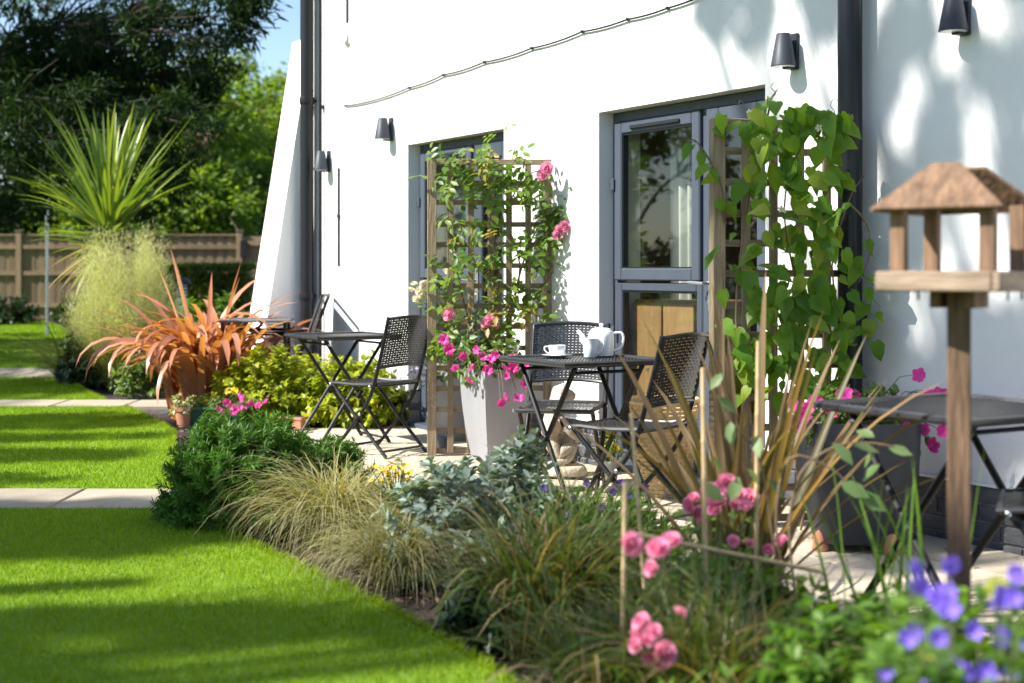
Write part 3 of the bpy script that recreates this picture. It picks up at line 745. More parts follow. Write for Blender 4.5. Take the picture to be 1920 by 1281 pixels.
# ================================================================== POTS
def sq_planter(name, label, corner, s_top, s_bot, h, m, soil_z=.03, rot=WROT):
    """tall planter with bowed sides; its near corner stands at corner"""
    k = s_top/2; c = Vector(corner)+Vector((-ux, -uy, 0))*(-k)+Vector((-nx, -ny, 0))*k
    o = thing(name, label, "planter", c, rot)
    prof = []
    for i in range(9):
        t = i/8; q = s_bot/2+(s_top-s_bot)/2*math.sin(t*PI/2)**.9; prof.append((q*1.0, h*t))
    prof += [(s_top/2-.015, h), (s_top/2-.02, h-soil_z-.01)]
    b = MB(); n = 4
    for r_, z in prof: b.v += [(-r_, -r_, z), (r_, -r_, z), (r_, r_, z), (-r_, r_, z)]
    m_ = len(prof)
    b.f += [(i*4+q, i*4+(q+1) % 4, (i+1)*4+(q+1) % 4, (i+1)*4+q) for i in range(m_-1) for q in range(4)]+[(3, 2, 1, 0)]
    b.build("body", m, o, True)
    j = s_top/2-.021
    MB().box(-j, j, -j, j, h-.09, h-soil_z).build("compost", M_soil, o)
    return o
def flowers_on(root, pts, meshes, name="flower", scale=1, cd=CAMDIR, stalk=True):
    """flowers as parts of a plant, each on a thin stalk that springs from the plant's middle"""
    inv = root.matrix_basis.inverted(); R3 = root.matrix_basis.to_3x3().inverted(); st_ = MB()
    for p in pts:
        p = inv @ Vector(p); d = (R3 @ (cd+Vector(rng.normal(0, .45, 3)))).normalized()
        put_flower(root, meshes, p, d, scale, name)
        if stalk and "trellis" not in root["label"]:
            q = Vector((p.x*.35, p.y*.35, min(p.z*.5, .12) if p.z > 0 else .05)); b_ = p-d*.012
            st_.tube([q, q.lerp(b_, .55)+Vector((0, 0, .04)), b_], [.0025, .002, .0016], 4, False)
    if st_.v: st_.build("stalks", M_stem, root, kind="stuff")
pl1 = sq_planter("tall_planter", "tall square grey planter with bowed sides in front of the rose trellis", (-.16, 8.42, 0), .31, .2, .555, M_silver)
pl3 = sq_planter("tall_planter", "tall square grey planter standing behind the rose trellis", (-.43, 9.5, 0), .3, .2, .52, M_silver)
def petunia(label, loc, rx, ry, h, N, per, pix, Y0, Yspread=.12, group=None, size=.045, meshes=FL_mag, cat="petunia", lm=None):
    o, _ = shrub("petunia", label, cat, loc, rx, ry, h, N, per, size, lm or L_pet, low=-.35, tmpl=LEAF8, out=.8, srad=.003, group=group)
    flowers_on(o, [A(x, y, Y0+random.uniform(-Yspread, Yspread)) for x, y in pix], meshes)
    return o
petunia("magenta petunias spilling from the tall planter below the roses", pl1.location+Vector((0, 0, .54)), .25, .25, .22, 60, 22,
        [(832, 636), (853, 690), (893, 656), (930, 664), (915, 693), (880, 714), (948, 690), (962, 690), (949, 745), (973, 745), (985, 720), (960, 672), (940, 755), (905, 668), (868, 668), (990, 682), (921, 672), (951, 705), (884, 690), (842, 655)], 8.36)
white_pl, _ = shrub("white_flowered_plant", "tall plant with creamy flower heads behind the rose trellis post", "plant", pl3.location+Vector((-.1, .05, .5)), .22, .22, .75, 26, 14, .05, L_rose, low=.1, tmpl=LEAF8)
flowers_on(white_pl, [A(x, y, 9.55+random.uniform(-.1, .1)) for x, y in ((776, 534), (786, 545), (795, 534), (770, 545), (793, 556), (781, 560), (800, 545), (840, 505), (855, 480), (850, 490))], FL_cream)
lv, bz = shrub("trailing_lobelia", "pale lilac trailing flowers at the foot of the doorway by the rose trellis", "flower", pl3.location+Vector((-.12, -.1, .42)), .2, .2, .24, 40, 9, .022, L_rosem, low=-.5)
flowers_on(lv, [A(772+random.gauss(12, 12), 690+random.gauss(0, 26), 9.42+random.uniform(-.1, .1)) for _ in range(26)], [flower_mesh("lobelia_flower", P_lav, .012, 5, .3, .2)])
# large dark planter near the downpipe
c2 = Vector((1.44, 5.93, 0))
pl2 = thing("round_planter", "big dark slate planter on clay feet under the honeysuckle", "planter", c2)
MB().lathe([(.15, .035), (.17, .036), (.2, .15), (.222, .32), (.23, .5), (.232, .53), (.215, .53), (.21, .49), (.0005, .48)], 40, sq=5, rot=WROT).build("body", M_slate, pl2, True)
MB().lathe([(.205, .495), (.205, .5), (.0005, .505)], 24).build("compost", M_soil, pl2)
for a_ in (200, 290, 30, 120):
    t = math.radians(a_)+.15; x, y = .2*math.cos(t), .2*math.sin(t)
    f = MB(); f.lathe([(.03, 0), (.034, .01), (.03, .04), (.02, .075), (.008, .085), (.0005, .086)], 12, (0, 0, 0)); f.build("pot_foot", M_terra, pl2, True, loc=(x, y, 0))
petunia("magenta petunias in the dark slate planter under the honeysuckle", c2+Vector((0, 0, .49)), .3, .27, .2, 70, 20,
        [(1583, 738), (1604, 740), (1562, 772), (1508, 782), (1497, 800), (1515, 765), (1488, 760), (1530, 752), (1480, 790), (1722, 703), (1750, 735), (1765, 737), (1738, 740), (1700, 800), (1735, 806), (1750, 835), (1770, 808), (1690, 797)], 5.78, .1)
# small bits on the paving
n = 90; X = rng.uniform(-2.5, 4.5, n); Yd = -np.abs(rng.normal(0, .6, n))-.04; Yd = np.clip(Yd, -1.48, -.03)
P = np.array([tuple(wp(x, y, .006)) for x, y in zip(X, Yd)])
v, f, a = leaves(LEAF4, P, nrm(np.stack([rng.normal(size=n), rng.normal(size=n), rng.normal(0, .15, n)], -1)), np.array([0, 0, 1])+rdir(n)*.35, rng.uniform(.015, .045, n))
tag(link("fallen_leaves", np_mesh("fallen_leaves", v, f, M_bark, a), kind="stuff"), "small dry leaves fallen on the buff paving", "leaves")
o = thing("flower_pot", "small grey flower pot at the foot of the rose trellis", "pot", G(833, 846), 0)
MB().lathe([(.028, 0), (.042, .075), (.046, .076), (.046, .09), (.04, .09), (.036, .07), (.0005, .068)], 20).build("body", M_pot, o, True)
o = thing("flower_pot", "small white flower pot behind the tea table", "pot", (.53, 7.75, 0), 0)
MB().lathe([(.04, 0), (.06, .1), (.062, .115), (.055, .115), (.05, .09), (.0005, .088)], 20).build("body", M_white, o, True)
pp, _ = shrub("potted_plant", "wispy yellow flowering plant in the small white pot", "plant", (.53, 7.75, .09), .09, .09, .2, 24, 9, .03, L_lime, low=.3)
flowers_on(pp, [Vector((.53, 7.72, .24))+Vector(rng.normal(0, .04, 3)) for _ in range(8)], FL_yel, scale=.6)
# wicker basket
bc = Vector((.78, 7.3, 0))
def bsurf(u, v):
    r_ = .13+.045*v; return stk(r_*np.cos(2*PI*u), r_*np.sin(2*PI*u), v*.48)
v_, f_ = weave(bsurf, 24, 32, .007, .8, .35, True)
bk = thing("wicker_basket", "golden wicker basket behind the woven chair", "basket", bc)
link("woven_side", np_mesh("woven_side", v_, f_, M_wicker), bk, kind="stuff")
MB().tube([(.177*math.cos(t*PI/12), .177*math.sin(t*PI/12), .485) for t in range(25)], .014, 8).build("rim", M_wicker, bk, True)
MB().lathe([(.128, .0), (.13, .012)], 24).build("base", M_wicker, bk)
# solar stake light in the planter
o = thing("solar_light", "silver solar stake light in the petunia planter", "lamp", (pl1.location.x+.12, pl1.location.y-.02, .5), 0)
MB().tube([(0, 0, 0), (0, 0, .13)], .006, 8).build("stake", M_metal, o, True)
MB().lathe([(.018, .13), (.03, .175)], 16).build("lens", M_lens, o, True)
MB().lathe([(.036, .176), (.036, .196), (.033, .2), (.0005, .2)], 20).build("cap", M_metal, o, True)
# pots by the lime shrub
o = thing("terracotta_pot", "terracotta pot of variegated leaves at the lawn edge", "pot", G(346, 800), 0)
MB().lathe([(.05, 0), (.07, .115), (.078, .116), (.08, .15), (.07, .15), (.064, .12), (.0005, .115)], 24).build("body", M_terra, o, True)
shrub("variegated_plant", "pale variegated trailing plant in the terracotta pot", "plant", o.location+Vector((0, 0, .11)), .13, .13, .14, 36, 12, .035, leafmat("variegated_leaf", (.2, .26, .1), (.5, .5, .32), .35), low=-.2)
tr = thing("plant_trough", "dark green plastic trough by the terracotta pot", "trough", G(405, 800), -.25)
b = MB(); b.add([(-.2, -.07, 0), (.2, -.07, 0), (.2, .07, 0), (-.2, .07, 0), (-.23, -.09, .15), (.23, -.09, .15), (.23, .09, .15), (-.23, .09, .15), (-.215, -.075, .15), (.215, -.075, .15), (.215, .075, .15), (-.215, .075, .15), (-.21, -.07, .11), (.21, -.07, .11), (.21, .07, .11), (-.21, .07, .11)],
    [(3, 2, 1, 0)]+[(i*4+q, i*4+(q+1) % 4, (i+1)*4+(q+1) % 4, (i+1)*4+q) for i in range(3) for q in range(4)]+[(12, 13, 14, 15)])
b.build("body", M_trough, tr)
MB().box(-.235, .235, -.095, -.091, .13, .152).build("lip", M_trough, tr)
pt = petunia("magenta petunias and yellow pansies in the dark green trough", tr.location+Vector((.0, 0, .11)), .26, .14, .13, 40, 12,
        [(412, 770), (425, 755), (432, 762), (450, 742), (455, 748), (442, 768), (463, 762), (470, 757), (484, 760), (497, 752), (405, 762), (420, 772), (436, 775), (450, 765)], 10.28, .08)
flowers_on(pt, [A(430, 731, 10.4), (A(440, 733, 10.42)), A(428, 733, 10.45)], [flower_mesh("pansy", P_yel, .034, 4, .1, .15)], "pansy")
flowers_on(pt, [A(431, 731, 10.365)], [flower_mesh("pansy_eye", P_dk, .014, 5, .3, .1)], "pansy_eye")
flowers_on(pt, [A(x, y, 10.45) for x, y in ((385, 752), (398, 748), (400, 740), (380, 760))], [flower_mesh("viola", P_yel, .018, 5, .3, .1)], "viola")
wc = thing("watering_can", "green plastic watering can among the lime green leaves", "watering can", G(497, 790)+Vector((0, 0, 0)), .3)
MB().lathe([(.085, 0), (.088, .01), (.08, .16), (.07, .2), (.045, .215), (.04, .2), (.0005, .19)], 24).build("body", M_green, wc, True)
MB().tube([(-.075, 0, .05), (-.16, 0, .17), (-.21, 0, .24)], [.022, .016, .013], 10).build("spout", M_green, wc, True)
MB().lathe([(.014, 0), (.034, .03), (.034, .038), (.0005, .04)], 14).build("rose_head", M_green, wc, True, loc=(-.21, 0, .235), rot=(0, -.75, 0))
MB().tube(arc([(.07, 0, .06), (.14, 0, .12), (.13, 0, .24), (.03, 0, .29), (-.04, 0, .26), (-.05, 0, .205)]), .012, 8).build("handle", M_green, wc, True)
o = thing("terracotta_trough", "low terracotta trough between rosemary and lime shrub", "trough", G(548, 806), -.3); o.scale = (.6, .6, .7)
b = MB().box(-.15, .15, -.07, .07, 0, .13); b.build("body", M_terra, o, bevel=.008); MB().box(-.16, .16, -.08, .08, .105, .135).build("lip", M_terra, o, bevel=.005)
MB().box(-.13, .13, -.055, .055, .136, .14).build("compost", M_soil, o)

# ================================================================== STATUE: crouching stone girl on a round base
st = thing("garden_statue", "pale stone statue of a crouching long-haired girl on a round base", "statue", (.27, 8.0, 0), math.radians(20))
MB().lathe([(.15, 0), (.155, .01), (.15, .035), (.14, .05), (.13, .056), (.0005, .058)], 28).build("base", M_stone, st, True)
def skin(name, pts, edges, rad, m, parent, root=0, sub=2):
    me = bpy.data.meshes.new(name); me.from_pydata(pts, edges, []); me.materials.append(m)
    o = link(name, me, parent); md = o.modifiers.new("skin", 'SKIN'); md.use_smooth_shade = True
    sv = me.skin_vertices[0].data
    for i, r_ in enumerate(rad): sv[i].radius = (r_, r_) if not hasattr(r_, '__len__') else r_
    sv[root].use_root = True
    s_ = o.modifiers.new("sub", 'SUBSURF'); s_.levels = sub; s_.render_levels = sub
    return o
# facing +x; pelvis low, knees drawn up, arms round the knees, head bowed
B_ = [(-.06, 0, .14), (-.065, 0, .2), (-.05, 0, .265), (-.02, 0, .32), (0, 0, .355), (.02, 0, .385), (.03, 0, .43),
      (-.02, .045, .13), (.09, .05, .24), (.07, .05, .15), (.065, .05, .075), (.12, .052, .066),
      (-.02, -.045, .13), (.08, -.045, .17), (.02, -.06, .085), (-.06, -.06, .075), (-.1, -.055, .07),
      (-.02, .065, .315), (.04, .085, .235), (.1, .045, .26), (.12, .025, .25),
      (-.02, -.065, .315), (.03, -.095, .24), (.09, -.05, .2), (.12, -.03, .19)]
Ed = [(0, 1), (1, 2), (2, 3), (3, 4), (4, 5), (5, 6), (0, 7), (7, 8), (8, 9), (9, 10), (10, 11), (0, 12), (12, 13), (13, 14), (14, 15), (15, 16),
      (3, 17), (17, 18), (18, 19), (19, 20), (3, 21), (21, 22), (22, 23), (23, 24)]
Rd = [.055, .05, .05, .05, .026, .028, .04, .045, .032, .026, .018, .016, .045, .032, .025, .018, .014, .027, .021, .015, .011, .027, .021, .015, .011]
skin("body", B_, Ed, Rd, M_stone, st)
skin("head", [(.02, 0, .4), (.035, 0, .425), (.045, 0, .455), (.035, 0, .48), (.08, 0, .43), (.086, 0, .425)], [(0, 1), (1, 2), (2, 3), (1, 4), (4, 5)], [.03, .047, .05, .03, .016, .006], M_stone, st)
hr = MB()
for k in range(11):
    t = (k-5)/5; y = .048*math.sin(t*1.4)
    hr.tube(arc([(.035, y*.3, .502), (-.005+.0*abs(t), y, .48), (-.02-.015*(1-abs(t)), y*1.2, .42), (-.055-.02*(1-abs(t)), y*1.25, .33), (-.075-.02*(1-abs(t)), y*1.1, .25), (-.08, y*.9, .2)]), [.012]*4+[.019]*8+[.015]*6+[.007]*3, 7)
hr.build("hair", M_stone, st, True, kind="stuff")
for s_ in (-1, 1): MB().lathe([(.001, -.006), (.007, 0), (.001, .006)], 8).build("eye", M_stone, st, True, loc=(.083, s_*.019, .452))
for hx, hy, hz, hs in ((.125, .022, .248, 1), (.125, -.027, .188, -1)):
    for k in range(4): MB().tube([(hx, hy-hs*(k*.007-.01), hz), (hx+.012, hy-hs*(k*.007-.004), hz-.003), (hx+.016, hy-hs*(k*.007), hz-.018)], .0045, 6).build("finger", M_stone, st, True)
    MB().tube([(hx-.004, hy, hz+.01), (hx+.01, hy-hs*.012, hz+.012)], .005, 6).build("thumb", M_stone, st, True)

# ================================================================== TRELLISES
def trellis(p0, p1, h, label, nv, nh, low=.0):
    d = Vector(p1)-Vector(p0); L_ = d.length; o = thing("trellis", label, "trellis", p0, math.atan2(d.y, d.x))
    for x in (0, L_): MB().box(x-.029, x+.029, -.034, .024, low, h).build("post", M_wood, o, bevel=.003)
    for x in np.linspace(0, L_, nv+2)[1:-1]:
        x += random.uniform(-.006, .006); MB().box(x-.019, x+.019, -.02, -.002, low+.02, h-.035).build("upright_slat", M_wood, o, bevel=.002, rot=None)
    for z in np.linspace(low+.03, h-.145, nh):
        z += random.uniform(-.004, .004); MB().box(.025, L_-.025, -.001, .017, z-.016, z+.016).build("cross_slat", M_woodh, o, bevel=.002)
    MB().box(.025, L_-.025, -.022, .02, h-.034, h).build("top_rail", M_woodh, o, bevel=.003)
    return o
T1a, T1b = Vector((-.497, 8.82, 0)), Vector((.225, 8.86, 0))
T2a, T2b = Vector((.917, 6.37, 0)), Vector((1.555, 6.52, 0))
trellis(T1a, T1b, 1.84, "square lattice timber trellis grown over by pink roses", 5, 14)
trellis(T2a, T2b, 1.83, "square lattice timber trellis covered by heart-leaved honeysuckle", 4, 13)

# ------------------------------------------------------------------ climbing rose on trellis 1
rose = thing("climbing_rose", "climbing rose with pink blooms on the lattice trellis", "rose", T1a+Vector((.35, -.06, 0)))
def spray_mesh(name, m, leaflets=5, s=.05):
    P = []; d = []; 
    for i in range((leaflets-1)//2):
        x = .03+i*.04
        for sgn in (-1, 1): P.append((x, 0, 0)); d.append((.35, sgn*1.0, -.1))
    P.append((.03+(leaflets-1)//2*.04-.01, 0, 0)); d.append((1, 0, -.15))
    v, f, a = leaves(LEAF8, np.array(P, float), np.array(d, float), np.array([[0, 0, 1.]]*len(P))+rng.normal(0, .12, (len(P), 3)), np.full(len(P), s))
    rv = np.array([(0, .0012, 0), (0, -.0012, 0), (P[-1][0], 0, 0)]); v = np.concatenate([v, rv]); f = np.concatenate([f, [[len(v)-3, len(v)-2, len(v)-1]]]); a = np.zeros(len(v))
    return np_mesh(name, v, f, m, a)
SP = [spray_mesh("rose_leaf", L_rose, 5, .06), spray_mesh("rose_leaf", L_rose, 5, .052), spray_mesh("rose_leaf", L_rose, 3, .066)]
SPY = [spray_mesh("rose_leaf", L_roseY, 5, .052), spray_mesh("rose_leaf", L_roseY, 3, .056)]
ri = rose.location
def vine_stem(root, pix, Y, r, m, name="stem"):
    pts = [A(x, y, yy) - root.location for (x, y), yy in zip(pix, Y if hasattr(Y, '__len__') else [Y]*len(pix))]
    a = arc(pts); MB().tube(a, [r*(1-.6*i/len(a)) for i in range(len(a))], 6).build(name, m, root, True)
for pix in ([(880, 850), (872, 760), (890, 660), (868, 560), (845, 450), (835, 330)], [(905, 850), (920, 740), (905, 640), (935, 540), (925, 430), (900, 330), (915, 265)],
            [(930, 850), (945, 700), (960, 580), (985, 480), (1020, 410), (1065, 385), (1100, 380)], [(915, 850), (900, 700), (950, 600), (975, 500), (950, 400), (990, 330), (1022, 320)],
            [(985, 480), (1015, 450), (1035, 500), (1010, 560), (1005, 620)]):
    vine_stem(rose, pix, [8.78+random.uniform(-.04, .02) for _ in pix], .008, M_twig)
blobs = [(835, 330, 24, 40, 16, 0), (880, 325, 34, 30, 20, 0), (940, 345, 40, 34, 18, 0), (900, 300, 25, 28, 8, 1), (985, 355, 32, 30, 12, 0), (1045, 385, 42, 26, 22, 0), (1035, 430, 34, 30, 18, 0), (985, 440, 26, 40, 12, 0), (880, 420, 40, 30, 9, 1),
         (835, 450, 18, 40, 7, 0), (930, 480, 34, 30, 10, 0), (1000, 510, 24, 40, 16, 0), (850, 545, 28, 28, 13, 0), (905, 560, 40, 24, 12, 1), (960, 570, 28, 24, 10, 1), (925, 600, 34, 24, 14, 1), (840, 650, 20, 34, 14, 0), (870, 640, 26, 26, 10, 0), (985, 590, 20, 30, 9, 0), (880, 500, 24, 24, 7, 1), (920, 265, 16, 18, 6, 1), (1090, 400, 18, 30, 8, 0), (965, 300, 20, 14, 5, 1)]
for bx_, by_, rx_, ry_, n_, yo in blobs:
    for _ in range(n_):
        p = A(random.gauss(bx_, rx_*.62), random.gauss(by_, ry_*.62), 8.78+random.choice((-.07, -.04, -.1, -.02, .06))) - ri
        d = Vector((random.gauss(0, .8), random.gauss(-.35, .5), random.gauss(-.15, .6))); n__ = Vector((random.gauss(-.5, .4), random.gauss(-.4, .4), random.gauss(.8, .4)))
        put_leaf(rose, random.choice(SPY if (yo and random.random() < .6) else SP), p, d, n__, random.uniform(.85, 1.3))
flowers_on(rose, [A(x, y, 8.66) for x, y in ((1103, 376), (1098, 384), (1108, 380), (1022, 322), (1026, 316), (1050, 432), (1046, 440), (912, 608), (925, 606), (934, 612), (1060, 425), (918, 600), (1098, 370), (1018, 328), (842, 590), (1112, 385))], FL_rose, "bloom", .82)
# ------------------------------------------------------------------ honeysuckle on trellis 2
hon = thing("honeysuckle", "honeysuckle with big heart-shaped leaves climbing the lattice trellis", "climber", T2a+Vector((.3, -.06, 0)))
hv, hf = HEART; HL = []; HLY = []; L_honeyY = leafmat('young_honeysuckle_leaf', (.13, .23, .02), (.26, .33, .04), .45, .42, spec=.3)
for k in range(4):
    b_ = rng.normal(0, .03, hv.shape); b_[0] = 0; q_ = hv+b_; q_[:, 1] *= .8+.12*k; q_[:, 2] += -q_[:, 0]**2*(.05+.12*k)+abs(q_[:, 1])*(.35-.16*k); HL.append(np_mesh('heart_leaf', q_, hf, L_honey, np.zeros(len(hv)), True)); HLY.append(np_mesh('heart_leaf', q_, hf, L_honeyY, np.zeros(len(hv)), True))
for pix in ([(1400, 1000), (1410, 800), (1380, 600), (1400, 400), (1430, 250), (1440, 180)], [(1450, 1000), (1470, 800), (1500, 600), (1470, 400), (1500, 280), (1560, 210)], [(1500, 1000), (1540, 800), (1580, 650), (1560, 500), (1590, 380), (1620, 330)],
            [(1590, 380), (1625, 420), (1630, 480), (1610, 530)], [(1430, 250), (1440, 215), (1446, 185), (1458, 168)], [(1360, 420), (1350, 340), (1310, 270), (1290, 262)]):
    vine_stem(hon, pix, [6.33+random.uniform(-.05, .03) for _ in pix], .006, M_twig)
for x0, y0, dx, dy_ in ((1446, 185, 6, -30), (1500, 205, 14, -34), (1555, 225, 10, -40), (1615, 420, 22, 60), (1310, 270, -26, -8), (1625, 520, 20, 50), (1400, 215, -12, -26)):
    vine_stem(hon, [(x0, y0), (x0+dx*.4+6, y0+dy_*.35), (x0+dx*.7-5, y0+dy_*.7), (x0+dx, y0+dy_), (x0+dx+7, y0+dy_+6)], 6.28, .0022, M_stem, "tendril")
def hleaf(x, y, dy, s):
    p = A(x, y, dy)-hon.location
    d = Vector((random.gauss(0, .55), random.gauss(-.35, .35), random.gauss(-.75, .4))); n__ = Vector((random.gauss(-.4, .4), random.gauss(-.75, .35), random.gauss(.75, .35)))
    put_leaf(hon, random.choice(HLY if random.random() < .2 else HL), p, d, n__, s)
cnt = 0
while cnt < 268:
    x, y = random.uniform(1340, 1598), random.uniform(205, 740)
    dens = .35+.65*min(1, max(0, (x-1370)/90))
    if y > 560: dens *= .95
    if x > 1570 and y < 560: dens *= .5
    if x < 1400 and 300 < y < 560: dens *= .45
    if random.random() > dens: continue
    hleaf(x, y, 6.36+random.choice((-.05, -.1, -.13, -.17, -.08)), random.choice((.055, .07, .085, .095, .105, .12))*random.uniform(.9, 1.1)); cnt += 1
for x, y in [(1455, 190), (1445, 185), (1430, 200), (1475, 205), (1500, 200), (1420, 215), (1535, 215), (1550, 225), (1570, 215), (1390, 230), (1300, 272), (1318, 285), (1330, 310), (1340, 240), (1330, 320), (1345, 330), (1355, 215), (1628, 540), (1640, 590), (1632, 600), (1625, 570), (1640, 640), (1615, 480), (1620, 620), (1600, 650), (1612, 500), (1630, 520), (1580, 235), (1488, 215), (1410, 240), (1625, 450)]:
    hleaf(x, y, 6.28+random.uniform(-.05, .05), random.uniform(.07, .1))
flowers_on(hon, [A(x, y, 6.2) for x, y in ((1405, 210), (1410, 215), (1425, 260), (1470, 395), (1465, 392), (1535, 240))], [flower_mesh("honeysuckle_flower", P_cream, .016, 5, .5, .9)])

# ================================================================== BIRD TABLE
bt_ = thing("bird_table", "open timber bird table with panelled roof on a tall square post", "bird table", (1.075, 3.42, 0), math.atan2(-.607, .794))
MB().box(-.027, .027, -.025, .025, -.05, 1.099).build("post", M_bird, bt_, bevel=.003, rot=(0, 0, .32))
MB().box(-.135, .135, -.135, .135, 1.112, 1.126).build("platform", M_bird, bt_)
E_ = .15
for k in range(4):
    MB().box(-E_, E_-.021, -E_, -E_+.02, 1.1, 1.148).build("edge_board", M_birdl, bt_, bevel=.004, rot=(0, 0, k*PI/2))
for sx_ in (-1, 1):
    for sy_ in (-1, 1): MB().box(-.018, .018, -.014, .014, 1.127, 1.306).build("roof_post", M_bird, bt_, bevel=.002, loc=(sx_*.107, sy_*.107, 0))
ea, ta, tb, z1, z2 = .16, .034, .088, 1.296, 1.405
for cs in ([(-ea, -ea, z1), (ea, -ea, z1), (ta, -tb, z2), (-ta, -tb, z2)], [(ea, ea, z1), (-ea, ea, z1), (-ta, tb, z2), (ta, tb, z2)], [(-ea, ea, z1), (-ea, -ea, z1), (-ta, -tb, z2), (-ta, tb, z2)]):
    cs = [Vector(c) for c in cs]                # the side towards the house and the top stand open
    n_ = (cs[1]-cs[0]).cross(cs[2]-cs[0]).normalized()*.012; lo = [c-n_ for c in cs]
    MB().add(cs+lo, [(0, 1, 2, 3), (7, 6, 5, 4), (0, 4, 5, 1), (1, 5, 6, 2), (2, 6, 7, 3), (3, 7, 4, 0)]).build("roof_panel", M_bird, bt_, bevel=.0015)
for x_, y_ in ((-.05, -.13), (.13, -.04), (.13, .06)): MB().tube([(x_, y_, 1.08), (x_, y_, 1.111)], .003, 6).build("hook", M_tube, bt_)
for s_ in (-1, 1): MB().box(-.012, .012, -.05, .05, 1.06, 1.099).build("brace", M_bird, bt_, loc=(s_*.042, 0, 0))

# ================================================================== BORDER PLANTS
def blades(name, label, cat, loc, N, L, w, e0, bend, lm, K=7, base_r=.06, group=None, extra=None, dead=0):
    o = thing(name, label, cat, loc, 0, group)
    p = [straps(N, L, w, e0, bend, K=K, base_r=base_r)]
    if extra: p += extra
    v, f, a = join(p); link("blades", np_mesh("blades", v, f, lm, a), o, kind="stuff")
    if dead:
        v, f, a = straps(dead, L, w, e0, (bend[0]+.4, bend[1]+.3), K=K, base_r=base_r); link("dry_blades", np_mesh("dry_blades", v, f, L_dry, a), o, kind="stuff")
    return o
L_dry = leafmat("dry_blade", (.2, .11, .05), (.42, .3, .17), .3, .5)
def leaf_plant(name, label, cat, loc, N, L, w, e0, bend, lm, nproto=10, K=9, base_r=.06, p=1.6, fold=.35, az=None, wp_=.55, group=None, z=0, dead=None):
    """every strap leaf is an object of its own, made from a few shared blades"""
    o = thing(name, label, cat, loc, 0, group); pro = []
    for i in range(nproto):
        v, f, a = straps(1, L, w, e0, bend, az=np.array([0.]), K=K, base_r=0, p=p, fold=fold, wp_=wp_, twist=.25)
        pro.append(np_mesh("strap_leaf", v, f, lm, np.zeros(len(v)), True))
    for i in range(N):
        q = random.uniform(0, 2*PI) if az is None else random.uniform(*az); r_ = base_r*math.sqrt(random.random()); b_ = random.uniform(0, 2*PI)
        link("strap_leaf", random.choice(pro), o, (r_*math.cos(b_), r_*math.sin(b_), z), (random.gauss(0, .05), random.gauss(0, .05), q), random.uniform(.8, 1.1))
    return o

# dark rosemary-like bush at the corner of the path
shrub("rosemary_bush", "dense dark green needle-leaved bush at the end of the near path", "bush", (-1.2, 6.45, -.01), .43, .43, .52, 800, 120, .04, L_rosem, M_twig, NEEDW, low=.0, tmin=.3, out=.62, up=.1, srad=.003)
shrub("rosemary_bush", "smaller dark needle-leaved bush behind the straw grass", "bush", (-.98, 6.95, -.01), .38, .34, .36, 340, 110, .04, L_rosem, M_twig, NEEDW, low=.1, tmin=.3, out=.62, up=.1, srad=.003)
blades("straw_sedge", "arching straw coloured sedge beside the dark needle-leaved bush", "grass", (-.74, 6.0, -.01), 900, (.4, .72), (.004, .0075), (.9, 1.5), (1.6, 2.9), L_straw, base_r=.1)
blades("straw_sedge", "low straw coloured sedge spilling to the lawn by the silver shrub", "grass", (-.42, 5.25, -.01), 800, (.34, .58), (.004, .007), (.8, 1.45), (1.6, 2.8), L_straw, base_r=.09)
blades("straw_sedge", "small straw sedge in front of the yellow flowers", "grass", (-.36, 5.7, -.01), 450, (.3, .5), (.004, .0065), (.9, 1.5), (1.5, 2.6), L_straw, base_r=.07)
yf, _ = shrub("yellow_flowers", "flat yellow flower heads above the straw sedge", "flower", (-.48, 5.95, 0), .12, .12, .36, 20, 8, .04, L_silv, low=.5)
flowers_on(yf, [A(random.gauss(733, 18), random.gauss(886, 10), 5.9+random.uniform(-.05, .05)) for _ in range(34)], FL_yel, scale=.62, cd=Vector((0, -.4, 1)))
shrub("silver_shrub", "silvery grey-leaved shrub in front of the tall planter", "shrub", (-.14, 5.4, -.01), .46, .36, .45, 170, 34, .056, L_silv, mat("silver_stem", (.3, .33, .28), .8), LEAF8, low=.1, tmin=.25, out=.66, up=.5)
shrub("silver_shrub", "upright silvery grey shrub before the statue", "shrub", (.03, 5.55, -.01), .16, .16, .54, 26, 26, .056, L_silv, mat("silver_stem", (0, 0, 0)), LEAF8, low=.75, tmin=.2, out=.6, up=.5)
blades("bronze_sedge", "bronze and green sedge clump below the silver shrub", "grass", (.1, 4.35, -.01), 520, (.4, .72), (.007, .013), (1.1, 1.54), (.5, 2.4), L_carex, base_r=.16, dead=90)
blades("bronze_sedge", "bronze sedge clump among the pink roses", "grass", (.5, 3.45, -.01), 460, (.36, .62), (.006, .012), (1.1, 1.54), (.5, 2.4), L_carex, base_r=.15, dead=70)
blades("bronze_sedge", "bronze sedge tuft at the lawn edge under the cane", "grass", (.26, 3.62, -.01), 380, (.3, .52), (.006, .011), (1.0, 1.54), (.5, 2.4), L_carex, base_r=.14, dead=60)
lav, _ = shrub("lavender_clump", "low green clump dotted with dark violet flowers before the patio", "plant", (.32, 5.3, -.01), .42, .3, .33, 170, 34, .05, L_green, M_stem, LEAFN, low=.3, tmin=.2, out=.45)
flowers_on(lav, [A(x, y, 5.15+random.uniform(-.1, .1)) for x, y in ((1020, 915), (1150, 922), (1180, 930), (1128, 950), (1145, 972), (1100, 905), (1075, 935), (1210, 915), (1165, 905), (1250, 930), (1060, 965))], [flower_mesh("violet_flower", leafmat("violet_petal", (.08, .04, .22), (.16, .08, .35), .2), .016, 5, .3, .4)])
